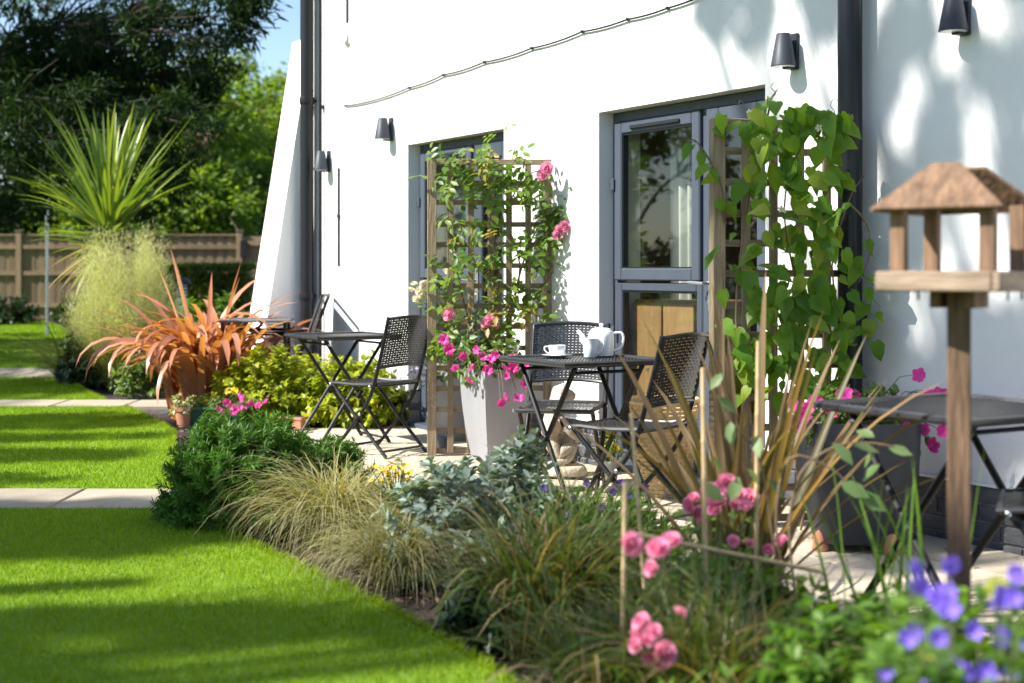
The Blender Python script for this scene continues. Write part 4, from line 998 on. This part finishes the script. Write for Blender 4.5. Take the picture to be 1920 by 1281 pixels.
blades("fine_grass", "fine yellow-green grass along the patio edge", "grass", (.16, 5.95, -.01), 420, (.22, .46), (.003, .005), (.9, 1.5), (.6, 2.0), leafmat("yellow_green_blade", (.12, .13, .03), (.26, .24, .07), .35), base_r=.22)
leaf_plant("bronze_flax", "bronze sword-leaved flax beside the dark slate planter", "flax", (.74, 4.6, .0), 56, (.65, 1.15), (.036, .054), (.95, 1.53), (.0, .75), L_bronze, base_r=.07, fold=.5)
# green ground cover that fills the shaded border
for (x, y, rx, ry, h, n, lab, lm, tm, sz) in ((.62, 4.05, .34, .3, .36, 110, "leafy green perennials round the bronze flax", L_green, LEAF8, .05), (.3, 4.75, .32, .26, .3, 100, "narrow-leaved green perennials behind the bronze sedge", L_green, LEAFN, .08),
        (.9, 3.6, .28, .28, .34, 90, "leafy green perennials round the bird table post", L_green, LEAF8, .05), (-.06, 4.0+.45, .2, .2, .22, 60, "low dark leaves at the lawn edge under the silver shrub", L_dark, LEAF8, .05), (.72, 2.95, .3, .25, .5, 120, "leafy green perennials behind the purple flowers", L_green, LEAF8, .05),
        (.96, 2.7, .32, .25, .57, 130, "leafy green perennials beside the purple flowers", L_green, LEAF8, .05), (.42, 2.95, .22, .2, .3, 80, "dim green perennials at the lawn edge below the roses", L_green, LEAFN, .07)):
    shrub("perennial", lab, "plant", (x, y, -.01), rx, ry, h, n, 26, sz, lm, M_stem, tm, low=.15, tmin=.2, out=.65)
# pink roses on canes
pr1, _ = shrub("pink_rose_bush", "pink rose bush tied to bamboo canes at the border", "rose", (.42, 3.8, -.01), .2, .2, .46, 40, 12, .045, L_rose, M_twig, LEAF8, low=.15, tmin=.3)
flowers_on(pr1, [A(x, y, 3.28+random.uniform(-.06, .06)) for x, y in ((1204, 1168), (1198, 1190), (1215, 1200), (1218, 1233), (1238, 1240), (1234, 1030), (1222, 1066), (1258, 1014), (1184, 1020), (1226, 1185), (1192, 1210), (1246, 1225), (1275, 1150))], FL_pink, "bloom", .64)
pr2, _ = shrub("pink_rose_bush", "pink rose bush in front of the bronze flax", "rose", (.64, 4.42, -.01), .2, .2, .5, 40, 12, .045, L_rose, M_twig, LEAF8, low=.2, tmin=.3)
flowers_on(pr2, [A(x, y, 4.2+random.uniform(-.08, .08)) for x, y in ((1292, 948), (1310, 962), (1345, 940), (1352, 915), (1378, 945), (1398, 950), (1362, 905), (1375, 1015), (1405, 1020), (1465, 1015), (1330, 920), (1385, 930), (1340, 955), (1405, 935), (1300, 935), (1440, 1030))], FL_pink, "bloom", .64)
# purple cranesbill close to the camera
cr = thing("cranesbill", "purple cranesbill flowering under the bird table", "flower", (.74, 2.25, 0))
shrub("", "", "", None, .34, .3, .62, 110, 20, .05, L_green, root=cr, tmpl=LEAF8, low=.35, tmin=.3)
flowers_on(cr, [A(x, y, 2.2+random.uniform(-.1, .16)) for x, y in ((1717, 1186), (1785, 1252), (1740, 1260), (1715, 1068), (1722, 1095), (1775, 1110), (1762, 1125), (1782, 1060), (1885, 1115), (1905, 1118), (1880, 1195), (1915, 1215), (1805, 1262), (1725, 1275), (1870, 1130), (1780, 1140), (1700, 1200), (1850, 1262), (1895, 1255), (1660, 1262), (1760, 1195), (1735, 1110), (1910, 1075), (1830, 1180))], FL_pur, scale=1.0)
flowers_on(cr, [A(x, y, 2.3) for x, y in ((1745, 1222), (1870, 1105))], [flower_mesh("cranesbill_bud", leafmat("bud_yellow", (.3, .34, .05), (.4, .4, .08), .3), .02, 5, .1, .3)], "bud")
leaf_plant("iris_leaves", "upright green sword leaves by the bird table post", "plant", (1.02, 3.75, -.01), 22, (.45, .72), (.012, .02), (1.2, 1.55), (.0, .5), L_green, nproto=5, base_r=.16)
# rose shoot with large pale leaves arching over the slate planter
sh = thing("rose_shoot", "long arching shoot with large pale leaves in front of the slate planter", "shoot", (.82, 4.1, 0))
for pix in ([(1500, 1180), (1480, 1000), (1500, 890), (1560, 840), (1620, 830), (1690, 840)], [(1490, 1150), (1455, 990), (1480, 860), (1560, 880), (1600, 925)], [(1470, 1150), (1440, 950), (1420, 850), (1370, 790), (1345, 740)]):
    vine_stem(sh, pix, 3.95, .0045, M_twig)
LP = leaf_obj_mesh("pale_leaf", LEAF8, leafmat("pale_leaf_green", (.09, .16, .05), (.17, .24, .1), .4))
for x, y, s_ in ((1560, 830, .085), (1600, 835, .085), (1640, 850, .075), (1640, 820, .06), (1665, 840, .07), (1650, 870, .07), (1575, 905, .09), (1605, 925, .1), (1345, 745, .07), (1370, 790, .07), (1330, 850, .08), (1400, 880, .08), (1355, 700, .06), (1440, 900, .08), (1420, 815, .07), (1310, 905, .09), (1370, 940, .08)):
    put_leaf(sh, LP, A(x, y, 3.95)-sh.location, (random.gauss(.3, .6), random.gauss(-.2, .4), random.gauss(-.6, .4)), (random.gauss(-.4, .3), -.5, .7), s_)
# bamboo canes
def cane(a, b, r, label):
    a, b = Vector(a), Vector(b); o = thing("bamboo_cane", label, "cane", a, 0); m = 9; pts = [(b-a)*(i/m) for i in range(m+1)]
    pp = []; rr = []
    for i, p in enumerate(pts):
        dd = (b-a).normalized()*.006
        if 0 < i < m: pp += [p-dd, p, p+dd]; rr += [r, r*1.25, r]
        else: pp.append(p); rr.append(r)
    MB().tube(pp, rr, 8).build("stick", M_cane, o, True); return o
def cpt(x, y, Y): return A(x, y, Y)
cane((cpt(1165, 1250, 3.55).x, 3.55, -.02), cpt(1172, 905, 3.55), .006, "upright bamboo cane beside the pink rose blooms at the lawn edge")
cane((cpt(1325, 1150, 3.9).x, 3.9, -.02), cpt(1318, 690, 3.9), .0068, "tall bamboo cane in front of the bronze flax")
cane((cpt(1415, 1150, 4.15).x, 4.15, -.02), cpt(1422, 640, 4.15), .0065, "bamboo cane standing amid the bronze flax leaves")
cane(cpt(1182, 1000, 3.62), cpt(1540, 1072, 3.85), .0062, "bamboo cane tied level between the upright canes")
cane((cpt(1290, 1260, 3.75).x, 3.75, -.02), cpt(1236, 1060, 3.72), .006, "short leaning bamboo cane below the pink blooms")
cane((cpt(1222, 1000, 4.0).x, 4.0, -.02), cpt(1183, 775, 4.0), .005, "thin leaning cane before the tea table chair")

# far end of the border
leaf_plant("orange_flax", "coppery orange flax with arching leaves by the far path", "flax", (-2.42, 11.25, -.02), 175, (.9, 1.35), (.055, .085), (1.1, 1.53), (.9, 2.9), L_orange, nproto=16, base_r=.26, p=2.0, fold=.3, wp_=.4, K=12)
o = bpy.data.objects["orange_flax"]
up_ = [np_mesh("strap_leaf", *straps(1, (1.2, 1.45), (.06, .08), (1.25, 1.5), (0, .15), az=np.array([0.]), base_r=0, fold=.4, wp_=.4)[:2], L_orange, None, True) for _ in range(3)]
for q in (PI*.95, .25, 1.6, 3.3, .6): link("strap_leaf", random.choice(up_), o, (0, 0, 0), (0, 0, q), random.uniform(.85, 1.05))
for i, (x, y, rx, ry, h) in enumerate(((-1.72, 10.75, .55, .4, .62), (-1.2, 10.6, .46, .38, .56), (-2.0, 10.8, .36, .33, .5))):
    shrub("lime_shrub", ["lime green shrub under the bare woven table", "lime green shrub against the white wall behind the woven chair", "lime green shrub beside the coppery flax and watering can"][i], "shrub", (x, y, -.02), rx, ry, h, 170, 40, .06, L_lime, M_stem, LEAF8, low=.05, tmin=.25, out=.7, up=.6)
cd_ = thing("cordyline", "tall spiky green cordyline above the feathery grass", "cordyline", (-4.3, 15.2, -.02))
MB().tube([(0, 0, 0), (.03, 0, .8), (-.02, 0, 1.62)], [.1, .08, .07], 12).build("trunk", M_barktree, cd_, True)
def cord(N, e0, bend, lm, L, z):
    pro = []
    for i in range(8):
        v, f, a = straps(1, L, (.045, .062), e0, bend, az=np.array([0.]), K=8, base_r=0, p=1.8, fold=.4, wp_=.5, twist=.1); pro.append(np_mesh("sword_leaf", v, f, lm, np.zeros(len(v)), True))
    for i in range(N): link("sword_leaf", random.choice(pro), cd_, (random.gauss(0, .03), random.gauss(0, .03), z+random.uniform(-.12, .06)), (0, 0, random.uniform(0, 2*PI)), random.uniform(.85, 1.08))
cord(60, (.95, 1.55), (.0, .35), L_cord, (1.1, 1.5), 1.6); cord(80, (.45, 1.15), (.05, .55), L_cord, (1.0, 1.3), 1.55); cord(44, (-.2, .4), (.1, .6), L_cord, (.75, 1.0), 1.5); cord(24, (-.9, -.2), (.1, .5), L_cordd, (.7, 1.0), 1.45)
stp = thing("feather_grass", "feathery pale gold grass in front of the cordyline", "grass", (-3.75, 13.75, -.02))
v, f, a = straps(900, (.7, 1.15), (.005, .009), (.95, 1.5), (.5, 1.9), base_r=.14); link("blades", np_mesh("blades", v, f, leafmat("feather_grass_blade", (.12, .16, .03), (.26, .26, .07), .4), a), stp, kind="stuff")
N = 360; B, M_, E = stems_bez(N, .68, .62, 1.62, low=.42, base_r=.12); stem_mesh("plume_stems", B, M_, E, .002, L_stipa, parent=stp)
i = np.repeat(np.arange(N), 130); t = .55+.45*rng.random(len(i)); P = bez(B[i], M_[i], E[i], t)+rng.normal(0, .035, (len(i), 3)); v, f, a = leaves(NEED, P, bezd(B[i], M_[i], E[i], t)+rdir(len(i))*.7, rdir(len(i)), rng.uniform(.02, .05, len(i)))
link("plumes", np_mesh("plumes", v, f, L_stipa, a), stp, kind="stuff")
shrub("dark_shrub", "glossy dark-leaved shrub below the feathery grass at the lawn edge", "shrub", (-4.15, 14.2, -.02), .42, .4, .62, 90, 28, .085, L_dark, M_twig, LEAF8, low=.1)
shrub("cranesbill_clump", "loose green clump between the coppery flax and the path", "plant", (-3.3, 13.0, -.02), .42, .36, .45, 90, 24, .055, L_pet, M_stem, LEAF8, low=.1)
shrub("leafy_shrub", "leafy green shrub behind the coppery flax by the bollard light", "shrub", (-3.1, 14.6, -.02), .6, .5, .95, 110, 26, .08, L_green, M_stem, LEAF8, low=.2)
blades("strappy_grass", "arching green grass behind the feathery plumes", "grass", (-4.5, 14.6, -.02), 260, (.7, 1.1), (.01, .018), (.7, 1.3), (.8, 1.9), leafmat("olive_blade", (.1, .13, .04), (.2, .22, .08), .35), base_r=.15)
# bollard light
o = thing("bollard_light", "round metal bollard light before the clipped hedge", "bollard", (-4.55, 19.6, -.03))
MB().tube([(0, 0, 0), (0, 0, .78)], .085, 20).build("post", M_metal, o, True); MB().lathe([(.07, .78), (.07, .98)], 20).build("lens", M_lens, o, True)
for k in range(4): MB().lathe([(.085, 0), (.1, .012), (.085, .02)], 20, (0, 0, .81+k*.045)).build("louvre", M_lamp, o, True)
MB().lathe([(.12, .985), (.125, 1.0), (.12, 1.05), (.03, 1.08), (.0005, 1.081)], 24).build("cap", M_lamp, o, True)
# clipped hedge
hd = thing("clipped_hedge", "clipped box hedge in front of the timber gate", "hedge", (-5.6, 25.5, -.05))
n = 22000; X = rng.uniform(-.85, .95, n); Yh = rng.uniform(-.4, .4, n); Z = rng.uniform(.1, 1.28, n); q = rng.integers(0, 3, n)
Z = np.where(q == 0, 1.27+rng.normal(0, .02, n), Z); Yh = np.where(q == 1, -.4+rng.normal(0, .03, n), Yh)
v, f, a = leaves(LEAF4, np.stack([X, Yh, Z], -1), rdir(n), rdir(n)+np.array([0, -.3, .6]), rng.uniform(.04, .075, n)); link("foliage", np_mesh("foliage", v, f, L_box, a), hd, kind="stuff")
MB().box(-.75, .85, -.3, .3, 0, 1.15).build("twiggy_core", mat("hedge_core", (.02, .03, .008), .95), hd)

# ================================================================== FENCE AND GATE
FY = 31.0; GX = (450-960)*FY/F
fe = thing("board_fence", "brown close-board timber fence along the end of the lawn", "fence", (GX, FY, -.06))
me_b = MB().box(-.062, .062, -.012, .012, .15, 1.95).mesh("board", M_fence, bevel=.003); me_b2 = MB().box(-.062, .062, -.012, .012, .15, 1.95).mesh("board", M_fence)
x = -.1; k = 0
while x > -15:
    link("board", me_b, fe, (x, -.012*(k % 2), random.uniform(-.01, .01)), (0, 0, .07)); x -= .108; k += 1
for xp in np.arange(0, -15.1, -2.4):
    MB().box(xp-.06, xp+.06, -.09, .06, 0, 2.06).build("post", M_fence, fe, bevel=.006); MB().box(xp-.075, xp+.075, -.105, .075, 2.061, 2.09).build("post_cap", M_fence, fe)
for z in (.45, 1.15, 1.72):
    for xp in np.arange(0, -14.9, -2.4): MB().box(xp-2.33, xp-.07, -.075, -.03, z-.045, z+.045).build("rail", M_fence, fe)
for xp in np.arange(0, -14.9, -2.4): MB().box(xp-2.335, xp-.065, -.07, .03, 1.962, 2.0).build("capping", M_fence, fe)
ga = thing("timber_gate", "boarded timber gate with diagonal braces beside the fence", "gate", (GX, FY, -.06))
for i in range(10): link("board", me_b2, ga, (.15+i*.13, 0, 0))
for z in (.5, 1.2, 1.8): MB().box(.09, 1.4, -.06, -.013, z-.05, z+.05).build("ledge", M_fence, ga)
for z0, z1 in ((.5, 1.2), (1.2, 1.8)):
    a_, b_ = Vector((.15, -.037, z0)), Vector((1.3, -.037, z1)); d = (b_-a_).normalized(); u_ = Vector((-d.z, 0, d.x))*.05
    if z0 < 1: a_.z, b_.z = 1.2, .5; d = (b_-a_).normalized(); u_ = Vector((-d.z, 0, d.x))*.05
    t_ = Vector((0, .02, 0)); MB().add([a_-u_-t_, b_-u_-t_, b_+u_-t_, a_+u_-t_, a_-u_+t_, b_-u_+t_, b_+u_+t_, a_+u_+t_], [(0, 1, 2, 3), (7, 6, 5, 4), (0, 4, 5, 1), (1, 5, 6, 2), (2, 6, 7, 3), (3, 7, 4, 0)]).build("brace", M_fence, ga)
MB().box(.02, .16, -.1, -.061, 1.5, 1.85).build("latch", M_black, ga); MB().box(1.47, 1.6, -.09, .06, 0, 2.1).build("post", M_fence, ga)
fe2 = thing("board_fence", "brown close-board timber fence running behind the house", "fence", (GX+1.6, FY, -.06))
for i in range(34): link("board", me_b, fe2, (.08+i*.108, -.012*(i % 2), 0), (0, 0, .07))
for z in (.45, 1.15, 1.72): MB().box(.02, 3.7, -.075, -.03, z-.045, z+.045).build("rail", M_fence, fe2)
wlp = thing("washing_line_post", "grey metal post with a crossarm in front of the fence", "post", ((88-960)*24/F, 24, -.05))
MB().tube([(0, 0, 0), (0, 0, 2.62)], .025, 10).build("pole", M_metal, wlp, True); MB().tube([(-.02, 0, 2.6), (.33, .1, 2.66)], .016, 8).build("crossarm", M_white, wlp, True)
for i, (x, y, r_, h) in enumerate(((-10.4, 29.3, .8, .65), (-9.0, 29.6, .7, .6), (-11.9, 29.4, .8, .9))):
    shrub("low_shrub", ["dark low shrub at the foot of the board fence", "small dark shrub by a fence post", "taller dark shrub at the foot of the board fence"][i], "shrub", (x, y, -.03), r_, .5, h, 70, 26, .13, L_dark, M_twig, LEAF4, low=.1)

# ================================================================== TREES
def tree(name, label, base, trunk_h, r0, clumps, nleaf, size, lm, tmpl=LEAF4, group=None, bark=None, lean=(0, 0), flat=.75, droop=.2, hollow=.25, limb_r=.3):
    """tapered trunk, a limb to every clump, leaves in clumps spread through each limb's end"""
    base = Vector(base); o = thing(name, label, "tree", base, 0, group)
    top = Vector((lean[0], lean[1], trunk_h)); t = MB(); m = 8
    tp = [top*(i/m)+Vector((.12*r0*8*math.sin(i*1.3), .12*r0*8*math.cos(i*1.7), 0))*(0 if i == 0 else .3) for i in range(m+1)]
    t.tube(tp, [r0*(1.25 if i == 0 else 1-.65*i/m) for i in range(m+1)], 12); V = []; tot = sum(c[1]**2 for c in clumps)
    for c, r_ in clumps:
        c = Vector(c)-base; zi = min(m, max(2, int(m*min(1, (c.z*.62)/trunk_h)))); s0 = tp[zi]; mid = s0.lerp(c, .5)+Vector((random.gauss(0, .1), random.gauss(0, .1), .12*(c-s0).length))
        t.tube(arc([s0, mid, c]), [r0*limb_r*(1-.8*k/8) for k in range(9)], 6)
        for _ in range(5):
            e = c+Vector(rng.normal(0, .5, 3))*r_; mm = mid.lerp(c, .6); t.tube([mm, mm.lerp(e, .5)+Vector((0, 0, .08*r_)), e], [r0*limb_r*.4, r0*limb_r*.25, .006], 5)
        n = int(nleaf*r_**2/tot); k = max(8, int(14*r_)); cc = rdir(k)*(hollow+(1-hollow)*rng.random((k, 1))**.5)*r_*np.array([1, 1, flat])
        w_ = rng.random(k)+.3; ix = rng.choice(k, n, p=w_/w_.sum()); P = np.array(c)+cc[ix]+rng.normal(0, r_*.17, (n, 3))*np.array([1, 1, .7])
        d = rdir(n)+nrm(P-np.array(c))*.6+np.array([0, 0, -droop]); V.append(leaves(tmpl, P, d, rdir(n)*.7+np.array([0, 0, .7]), rng.uniform(size*.6, size*1.2, n)))
    t.build("trunk", bark or M_barktree, o, True); v, f, a = join(V); link("crown", np_mesh("crown", v, f, lm, a), o, kind="stuff"); return o
def SH(px, py, h, z=0.): return G(px, py)+Vector((SX, SY, 0))*((h-z)/math.tan(EL))+Vector((0, 0, h))
# dark conifer over the far lawn
cl = []
for _ in range(46):
    a_ = random.uniform(0, 2*PI); zz = random.uniform(1.9, 10); rr = (4.4-.25*max(0, zz-5))*random.uniform(.35, 1)
    cl.append(((min(-9.6+rr*math.cos(a_), -5.6), 21.5+rr*math.sin(a_)*.8, zz), random.uniform(.7, 1.15)))
for px, py in ((60, 90), (150, 60), (230, 110), (310, 60), (380, 90), (410, 30), (330, 170), (250, 220), (120, 190), (40, 240), (180, 290), (90, 330), (330, 290), (380, 150), (280, 350), (20, 150), (370, 20), (340, 230)):
    cl.append((tuple(A(px, py, 19+random.uniform(-1.5, 2.5))), random.uniform(.5, .8)))
tree("conifer", "big dark conifer with drooping boughs over the far lawn", (-10.2, 22, -.05), 10, .34, cl, 120000, .17, L_conif, LEAFN, droop=.5, flat=.6, limb_r=.16, bark=mat("conifer_bark", (.018, .012, .009), .95, (.035, .022, .016), 6))
def crown(cx, cy, z0, z1, R, n, r_=(.9, 1.5)):
    out = []
    for _ in range(n):
        t = random.random(); z = z0+(z1-z0)*t; q = R*math.sqrt(max(.1, 1-((t-.45)/.6)**2))*random.uniform(.3, 1); a_ = random.uniform(0, 2*PI); out.append(((cx+q*math.cos(a_), cy+q*math.sin(a_), z), random.uniform(*r_)))
    return out
bgt = [(-8.2, 36, 2.0, 6.4, 1.9, 13, L_dec, "bright green tree behind the timber gate"), (-6.2, 39, 1.6, 6.5, 2.2, 13, L_dec, "light green tree beyond the fence beside the buttress"), (-11.9, 38, 1.8, 8.6, 2.6, 18, L_dec2, "dark leafy tree behind the conifer"),
       (-15, 36, 1.2, 9, 3.2, 20, L_dec2, "dark leafy tree behind the board fence"), (-19, 40, 1, 9, 3.4, 18, L_dec2, "broad dark tree past the end of the fence"), (-9.6, 34.6, .9, 3.4, 1.5, 10, L_dec, "low green bush-like tree just over the fence"), (-7.3, 34.3, .9, 3.0, 1.4, 10, L_dec, "small bright tree just over the gate"), (-12.6, 34, .9, 3.2, 1.5, 9, L_dec2, "low dark tree just over the fence"),
       (-13, 58, 2, 12, 4, 18, L_dec, "tall pale tree between the far houses"), (-26, 50, 1, 11, 5, 20, L_dec2, "far dark tree past the houses"), (-3, 48, 1, 8, 3, 12, L_dec, "green tree hidden by the house corner")]
for i, (x, y, z0, z1, R, n, lm, lab) in enumerate(bgt):
    tree("leafy_tree", lab, (x, y, -.05), z1*.7, .2, crown(x, y, z0, z1, R, n, (.7, 1.3)), 15000, .2, lm, LEAF4, "trees beyond the fence")
# hedge trees down the side of the garden
for i, (x, y, z1, R) in enumerate(((-19, 2, 5.5, 2.2), (-20, 7.5, 6.5, 2.4), (-19.5, 13, 5.5, 2.3), (-21, 18, 7, 2.6), (-20.5, 24, 6, 2.4))):
    tree("boundary_tree", ["dense dark boundary tree at the house end of the side row", "tall dense boundary tree second from the house end of the side row", "rounded boundary tree midway along the side row", "tallest boundary tree in the side row of the lawn", "dense boundary tree where the side row meets the fence"][i], (x, y, -.05), z1*.7, .18, crown(x, y, .6, z1, R, 14, (.8, 1.3)), 9000, .24, L_dec2, LEAF4, "row of trees down the side of the lawn")
# houses far behind
def far_house(label, x, y, w_, d_, eave, ridge, wm, group="houses beyond the fence"):
    o = thing("far_house", label, "house", (x, y, -.05), .2, group); MB().box(-w_/2, w_/2, -d_/2, d_/2, 0, eave).build("wall", wm, o)
    e = .35; MB().add([(-w_/2-e, -d_/2-e, eave-.1), (w_/2+e, -d_/2-e, eave-.1), (w_/2+e, d_/2+e, eave-.1), (-w_/2-e, d_/2+e, eave-.1), (-w_/2-e, 0, ridge), (w_/2+e, 0, ridge)], [(0, 1, 5, 4), (2, 3, 4, 5), (1, 2, 5), (3, 0, 4), (3, 2, 1, 0)]).build("roof", M_roof, o)
    for k in (-.28, .28):
        for z in (1, 3.6):
            if z+1.2 < eave: f = MB().box(k*w_-.55, k*w_+.55, -d_/2-.05, -d_/2+.02, z, z+1.2).build("window", M_white, o); MB().box(k*w_-.47, k*w_+.47, -d_/2-.06, -d_/2-.051, z+.08, z+1.12).build("pane", M_glass, f)
far_house("red tiled house glimpsed between the far trees", -14.8, 66, 7, 7, 5.2, 9.2, M_housew); far_house("pale rendered house glimpsed beside the white buttress", -9.6, 54, 7, 6, 5.2, 6.4, M_housew)

# shade trees out on the lawn, whose crowns throw the dappled shade over lawn, border and the near wall
def shade(label, base, th, r0, targets, n, size=.13):
    cl = []
    for px, py, h, r_, z in targets: cl.append((tuple(SH(px, py, h, z)), r_))
    tree("shade_tree", label, base, th, r0, cl, n, size, L_dec2, LEAF4, "shade trees on the lawn", hollow=.0, flat=.35, limb_r=.25)
def patch(x0, x1, y0, y1, h, gap=.23, r_=.19):
    """targets that fill one patch of lawn with shade"""
    out = []
    for yy in np.arange(y0, y1, gap):
        for xx in np.arange(x0, x1, gap):
            p = Vector((xx+random.uniform(-.1, .1), yy+random.uniform(-.08, .08), 0)); hh = h+random.uniform(-.7, .7)
            out.append((tuple(p+Vector((SX, SY, 0))*(hh/math.tan(EL))+Vector((0, 0, hh))), r_*random.uniform(.8, 1.25)))
    return out
def shade(label, base, th, r0, targets):
    tree("shade_tree", label, base, th, r0, targets, 300*len(targets), .15, L_dec2, LEAF4, "shade trees on the lawn", hollow=.0, flat=.4, limb_r=.11)
shade("broad shade tree growing on the near lawn", (-9.5, 2.6, 0), 8, .26, patch(-3.2, -1.3, 5.95, 6.75, 9)+patch(-2.2, -1.5, 5.75, 5.9, 9)+patch(-2.6, -.5, 4.5, 4.71, 9)+patch(-2.3, -1.3, 3.75, 4.0, 9))
shade("shade tree growing on the lawn by the first path", (-12, 6.6, 0), 9, .26, patch(-4.4, -2.5, 10.2, 10.9, 9.5, .32, .22)+patch(-3.8, -2.25, 9.55, 9.85, 9.5, .32, .2)+patch(-3.6, -2.35, 8.45, 8.8, 9.5, .3, .2)+patch(-3.3, -2.6, 7.6, 7.85, 9.5, .3, .2)+patch(-5.6, -3.7, 13, 14.4, 10, .4, .28)+patch(-8, -5.4, 17.3, 18.6, 10, .5, .35)+patch(-9, -6, 21.5, 23, 10, .6, .4))
def WS(x, z, h): # wall point (wall-local x, height) lifted to the sun
    p = wp(x, 0, z); return p+Vector((SX, SY, 0))*((h-z)/math.tan(EL))+Vector((0, 0, h-z))
cl = [(tuple(WS(x, z, 10+random.uniform(-1, 1))), r_) for x, z, r_ in ((1.95, 2.5, .16), (1.2, 2.75, .18), (2.6, 2.85, .2), (2.45, 2.25, .14), (2.62, 1.75, .13), (3.05, 2.45, .16), (2.95, 1.95, .12), (3.1, 1.45, .18), (2.45, 1.35, .17), (2.3, .8, .3), (3.0, .75, .3), (2.65, .4, .35), (3.7, 1.5, .45), (3.6, 2.6, .4),
      (1.5, 3.1, .22), (2.3, 3.2, .26), (2.25, 1.95, .12), (1.05, 2.5, .12), (.85, 2.95, .16), (1.35, 2.45, .13), (2.8, 3.1, .2), (3.3, 2.0, .18), (3.3, 1.0, .25))]
cl += [(tuple(SH(px, py, 9.5)), r_) for px, py, r_ in ((1600, 1260, .2), (1850, 1350, .25), (1250, 1320, .2), (1700, 1050, .16))]
tree("shade_tree", "tall shade tree on the lawn behind the viewer", (-11, 0.5, 0), 9, .28, cl, 26000, .13, L_dec2, LEAF4, "shade trees on the lawn", hollow=0., flat=.5, limb_r=.11)
